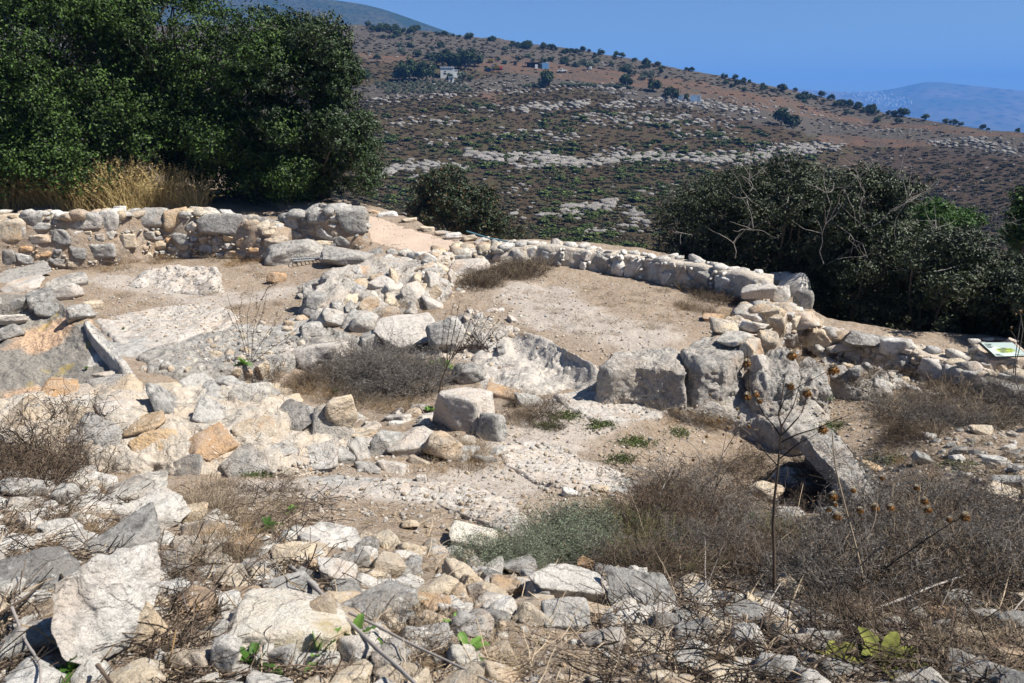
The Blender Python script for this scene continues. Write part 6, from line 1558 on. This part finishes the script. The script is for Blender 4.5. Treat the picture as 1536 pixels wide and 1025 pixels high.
# town on the distant mountain
def townhouse(seed):
    r = random.Random(seed); mb = MB(); n = r.choice([1, 2, 2]); 
    mb.box((0, 0, 4), (12, 10, 9)); mb.box((2, 0, 10), (7, 8, 3.5)); mb.box((0, 0, 8.7), (12.6, 10.6, .5)); return mb.mesh('town_house', M['whitewash'], False)
TH = [townhouse(k) for k in range(4)]; k = 0
while k < 200:
    a = random.gauss(1318, 26); b = 150 + random.gauss(0, 6) + (a - 1318) * .10
    if not (1262 < a < 1368): continue
    h = MBV.ray_cast(Vector((0, 0, CZ)), Vector(ray(a, b)).normalized(), 20000)
    if h[0] is None: continue
    q = random.uniform(.4, .85); o = link('town_house', TH[k % 4], None, h[0], (0, 0, random.uniform(0, 3)), (q, q, q)); tag(o, 'tiny white house of the town on the hazy mountain flank', 'house', 'town on the distant mountain'); k += 1

# ================================================================== SMALL MAN-MADE THINGS
# information board on its masonry plinth
TL, TR, BR, BL = [np.array(W(*q)) for q in [(1466,515,.78), (1516,515,.78), (1540,536,.64), (1490,537,.64)]]
Pb, _ = hit(1490, 560); e = empty('information_board', Pb, label='information board with a pale green map set on a rubble stone plinth', cat='information board')
out = [W(*q) for q in [(1455,511,.78),(1520,510,.78),(1552,540,.60),(1482,543,.60)]]
slab3('plinth', out, (0, 0, -.6), 'mortar', .03, parent=e, seed=41, rnd_edge=.03, taper=.06)
for q in [(1462,512,18,8,'white'),(1480,509,22,7,'white'),(1500,509,22,7,'rock'),(1518,512,16,9,'bedpale'),(1460,525,16,14,'dark'),(1468,538,18,14,'grey'),(1478,548,16,12,'rock'),(1500,551,20,14,'cream'),(1520,551,20,14,'rock'),(1538,552,18,14,'cream'),(1510,565,22,12,'white'),(1490,562,18,12,'rock')]:
    put(*q, parent=e, name='stone', flat=.6)
def quadm(nm, pts, mat, parent, lift, thick=.012):
    A, B, C, D = [np.array(p) for p in pts]; n = np.cross(B - A, D - A); n /= np.linalg.norm(n); n = n if n[2] > 0 else -n
    V = [p + n * lift - np.array(parent.location) for p in (A, B, C, D)] + [p + n * (lift - thick) - np.array(parent.location) for p in (A, B, C, D)]
    me = mkmesh(nm, np.array(V), np.array([[0,1,2,3],[7,6,5,4],[0,4,5,1],[1,5,6,2],[2,6,7,3],[3,7,4,0]]), M[mat], False); return link(nm, me, parent)
m, t = nt('board_print'); g = G(t); tc = g.n('ShaderNodeTexCoord'); bp = tc.outputs['Generated']
n = g.noise(bp, 3.2, 5, .6)
dv = g.n('ShaderNodeVectorMath', operation='DISTANCE'); g.put(dv.inputs[0], bp); dv.inputs[1].default_value = (.52, .45, .45)
mk_ = g.ramp(g.m('ADD', dv.outputs['Value'], g.m('MULTIPLY', n, .35)), [(.34, 1), (.44, 0)])
c = g.mix(mk_, (.50, .60, .54), g.ramp(n, [(.4, (.12, .16, .05)), (.5, (.42, .52, .03)), (.62, (.20, .25, .10))]))
g.out(c, .25, None, .5); M['board'] = m
M['boardframe'] = simple('board_frame', (.05, .06, .06), .5, .1)
quadm('frame', (TL, TR, BR, BL), 'boardframe', e, .035, .03)
cen = (TL + TR + BR + BL) / 4; pn = quadm('panel', [cen + (p - cen) * .94 for p in (TL, TR, BR, BL)], 'board', e, .042, .01)
u, v = (TR - TL), (BL - TL)
mb = MB(); mb.n = 0
lines = []
for k, (x0, x1, y) in enumerate([(.07, .30, .12), (.07, .26, .20), (.07, .28, .28), (.07, .2, .36), (.62, .9, .84), (.66, .9, .9), (.08, .24, .8), (.08, .3, .87)]):
    o = quadm('text_line', [TL + u * x0 + v * y, TL + u * x1 + v * y, TL + u * x1 + v * (y + .025), TL + u * x0 + v * (y + .025)], 'boardframe', e, .0445, .001)
# iron grate over the pit, and the blue rope rail
G0, G1, G2, G3 = [np.array(W(*q)) for q in [(428,376,.72), (480,374,.72), (500,388,.66), (440,392,.66)]]
e = empty('iron_grate', (G0 + G2) / 2, label='dark iron grate covering a pit below the shaded wall stub', cat='grate'); Pl = []
for t_ in np.linspace(0, 1, 11): Pl.append([G0 + (G1 - G0) * t_, G3 + (G2 - G3) * t_])
V, q = tubes(np.array(Pl), np.full((11, 2), .009), 6); link('bars', mkmesh('bars', V - np.array(e.location), q, M['steel']), e)
Pl = [[G0 + (G3 - G0) * t_, G1 + (G2 - G1) * t_] for t_ in np.linspace(0, 1, 6)]; V, q = tubes(np.array(Pl), np.full((6, 2), .014), 6); link('cross_bars', mkmesh('cross_bars', V - np.array(e.location), q, M['steel']), e)
M['rope'] = simple('blue_rope', (.10, .20, .24), .7, .2)
d0 = [WD(700, 347, 14.9), WD(735, 358, 14.7), WD(765, 363, 14.5), WD(796, 370, 14.2)]
d0 = np.array(d0); t_ = np.linspace(0, 3, 24); Q = np.stack([np.interp(t_, range(4), d0[:, k]) for k in range(3)], -1); V, q = tubes(Q[None], np.full((1, 24), .014), 8)
tag(link('rope_rail', mkmesh('rope_rail', V, q, M['rope'])), 'thin blue grey rope stretched from the path kerb to the parapet', 'rope')
# ================================================================== LIGHT, SKY, CAMERA
SAZ, SEL = math.radians(104), math.radians(52)
sl = bpy.data.lights.new('sun', 'SUN'); sl.energy = 5.0; sl.angle = math.radians(.5); sl.color = (1, .955, .89)
so = bpy.data.objects.new('sun', sl); COL.objects.link(so)
sd = Vector((math.sin(SAZ) * math.cos(SEL), math.cos(SAZ) * math.cos(SEL), math.sin(SEL)))
so.rotation_euler = sd.to_track_quat('Z', 'Y').to_euler(); so.location = (20, 0, 30)
w = bpy.data.worlds.new('World'); scene.world = w; w.use_nodes = True
bg = w.node_tree.nodes['Background']; sky = w.node_tree.nodes.new('ShaderNodeTexSky'); sky.sky_type = 'NISHITA'
sky.sun_disc = False; sky.sun_elevation = SEL; sky.sun_rotation = SAZ; sky.altitude = 1500
sky.air_density = 1.0; sky.dust_density = .3; sky.ozone_density = 4.5
w.node_tree.links.new(sky.outputs[0], bg.inputs[0]); bg.inputs[1].default_value = .05

cam = bpy.data.cameras.new('camera'); cam.lens = F / 1536 * 36; cam.sensor_width = 36; cam.clip_end = 20000; cam.clip_start = .05
cam.dof.use_dof = True; cam.dof.focus_distance = 9; cam.dof.aperture_fstop = 7
co = bpy.data.objects.new('camera', cam); COL.objects.link(co)
co.location = (0, 0, CZ); co.rotation_euler = (PI / 2 - PITCH, 0, 0); scene.camera = co

hm_, ht = nt('haze_air'); o_ = ht.nodes.new('ShaderNodeOutputMaterial'); v_ = ht.nodes.new('ShaderNodeVolumePrincipled')
v_.inputs['Color'].default_value = (.12, .38, 1.0, 1); v_.inputs['Density'].default_value = .00026; v_.inputs['Anisotropy'].default_value = .0
ht.links.new(v_.outputs[0], o_.inputs['Volume'])
hb = MB(); hb.box((0, 2900, -80), (13000, 9000, 840)); hz_o = hb.build('haze', hm_, smooth=False); tag(hz_o, kind='stuff', label='pale blue haze in the air over the valley', cat='haze')

scene.view_settings.view_transform = 'Standard'; scene.view_settings.look = 'None'; scene.view_settings.gamma = 1
scene.view_settings.exposure = 0.92
scene.render.engine = 'CYCLES'
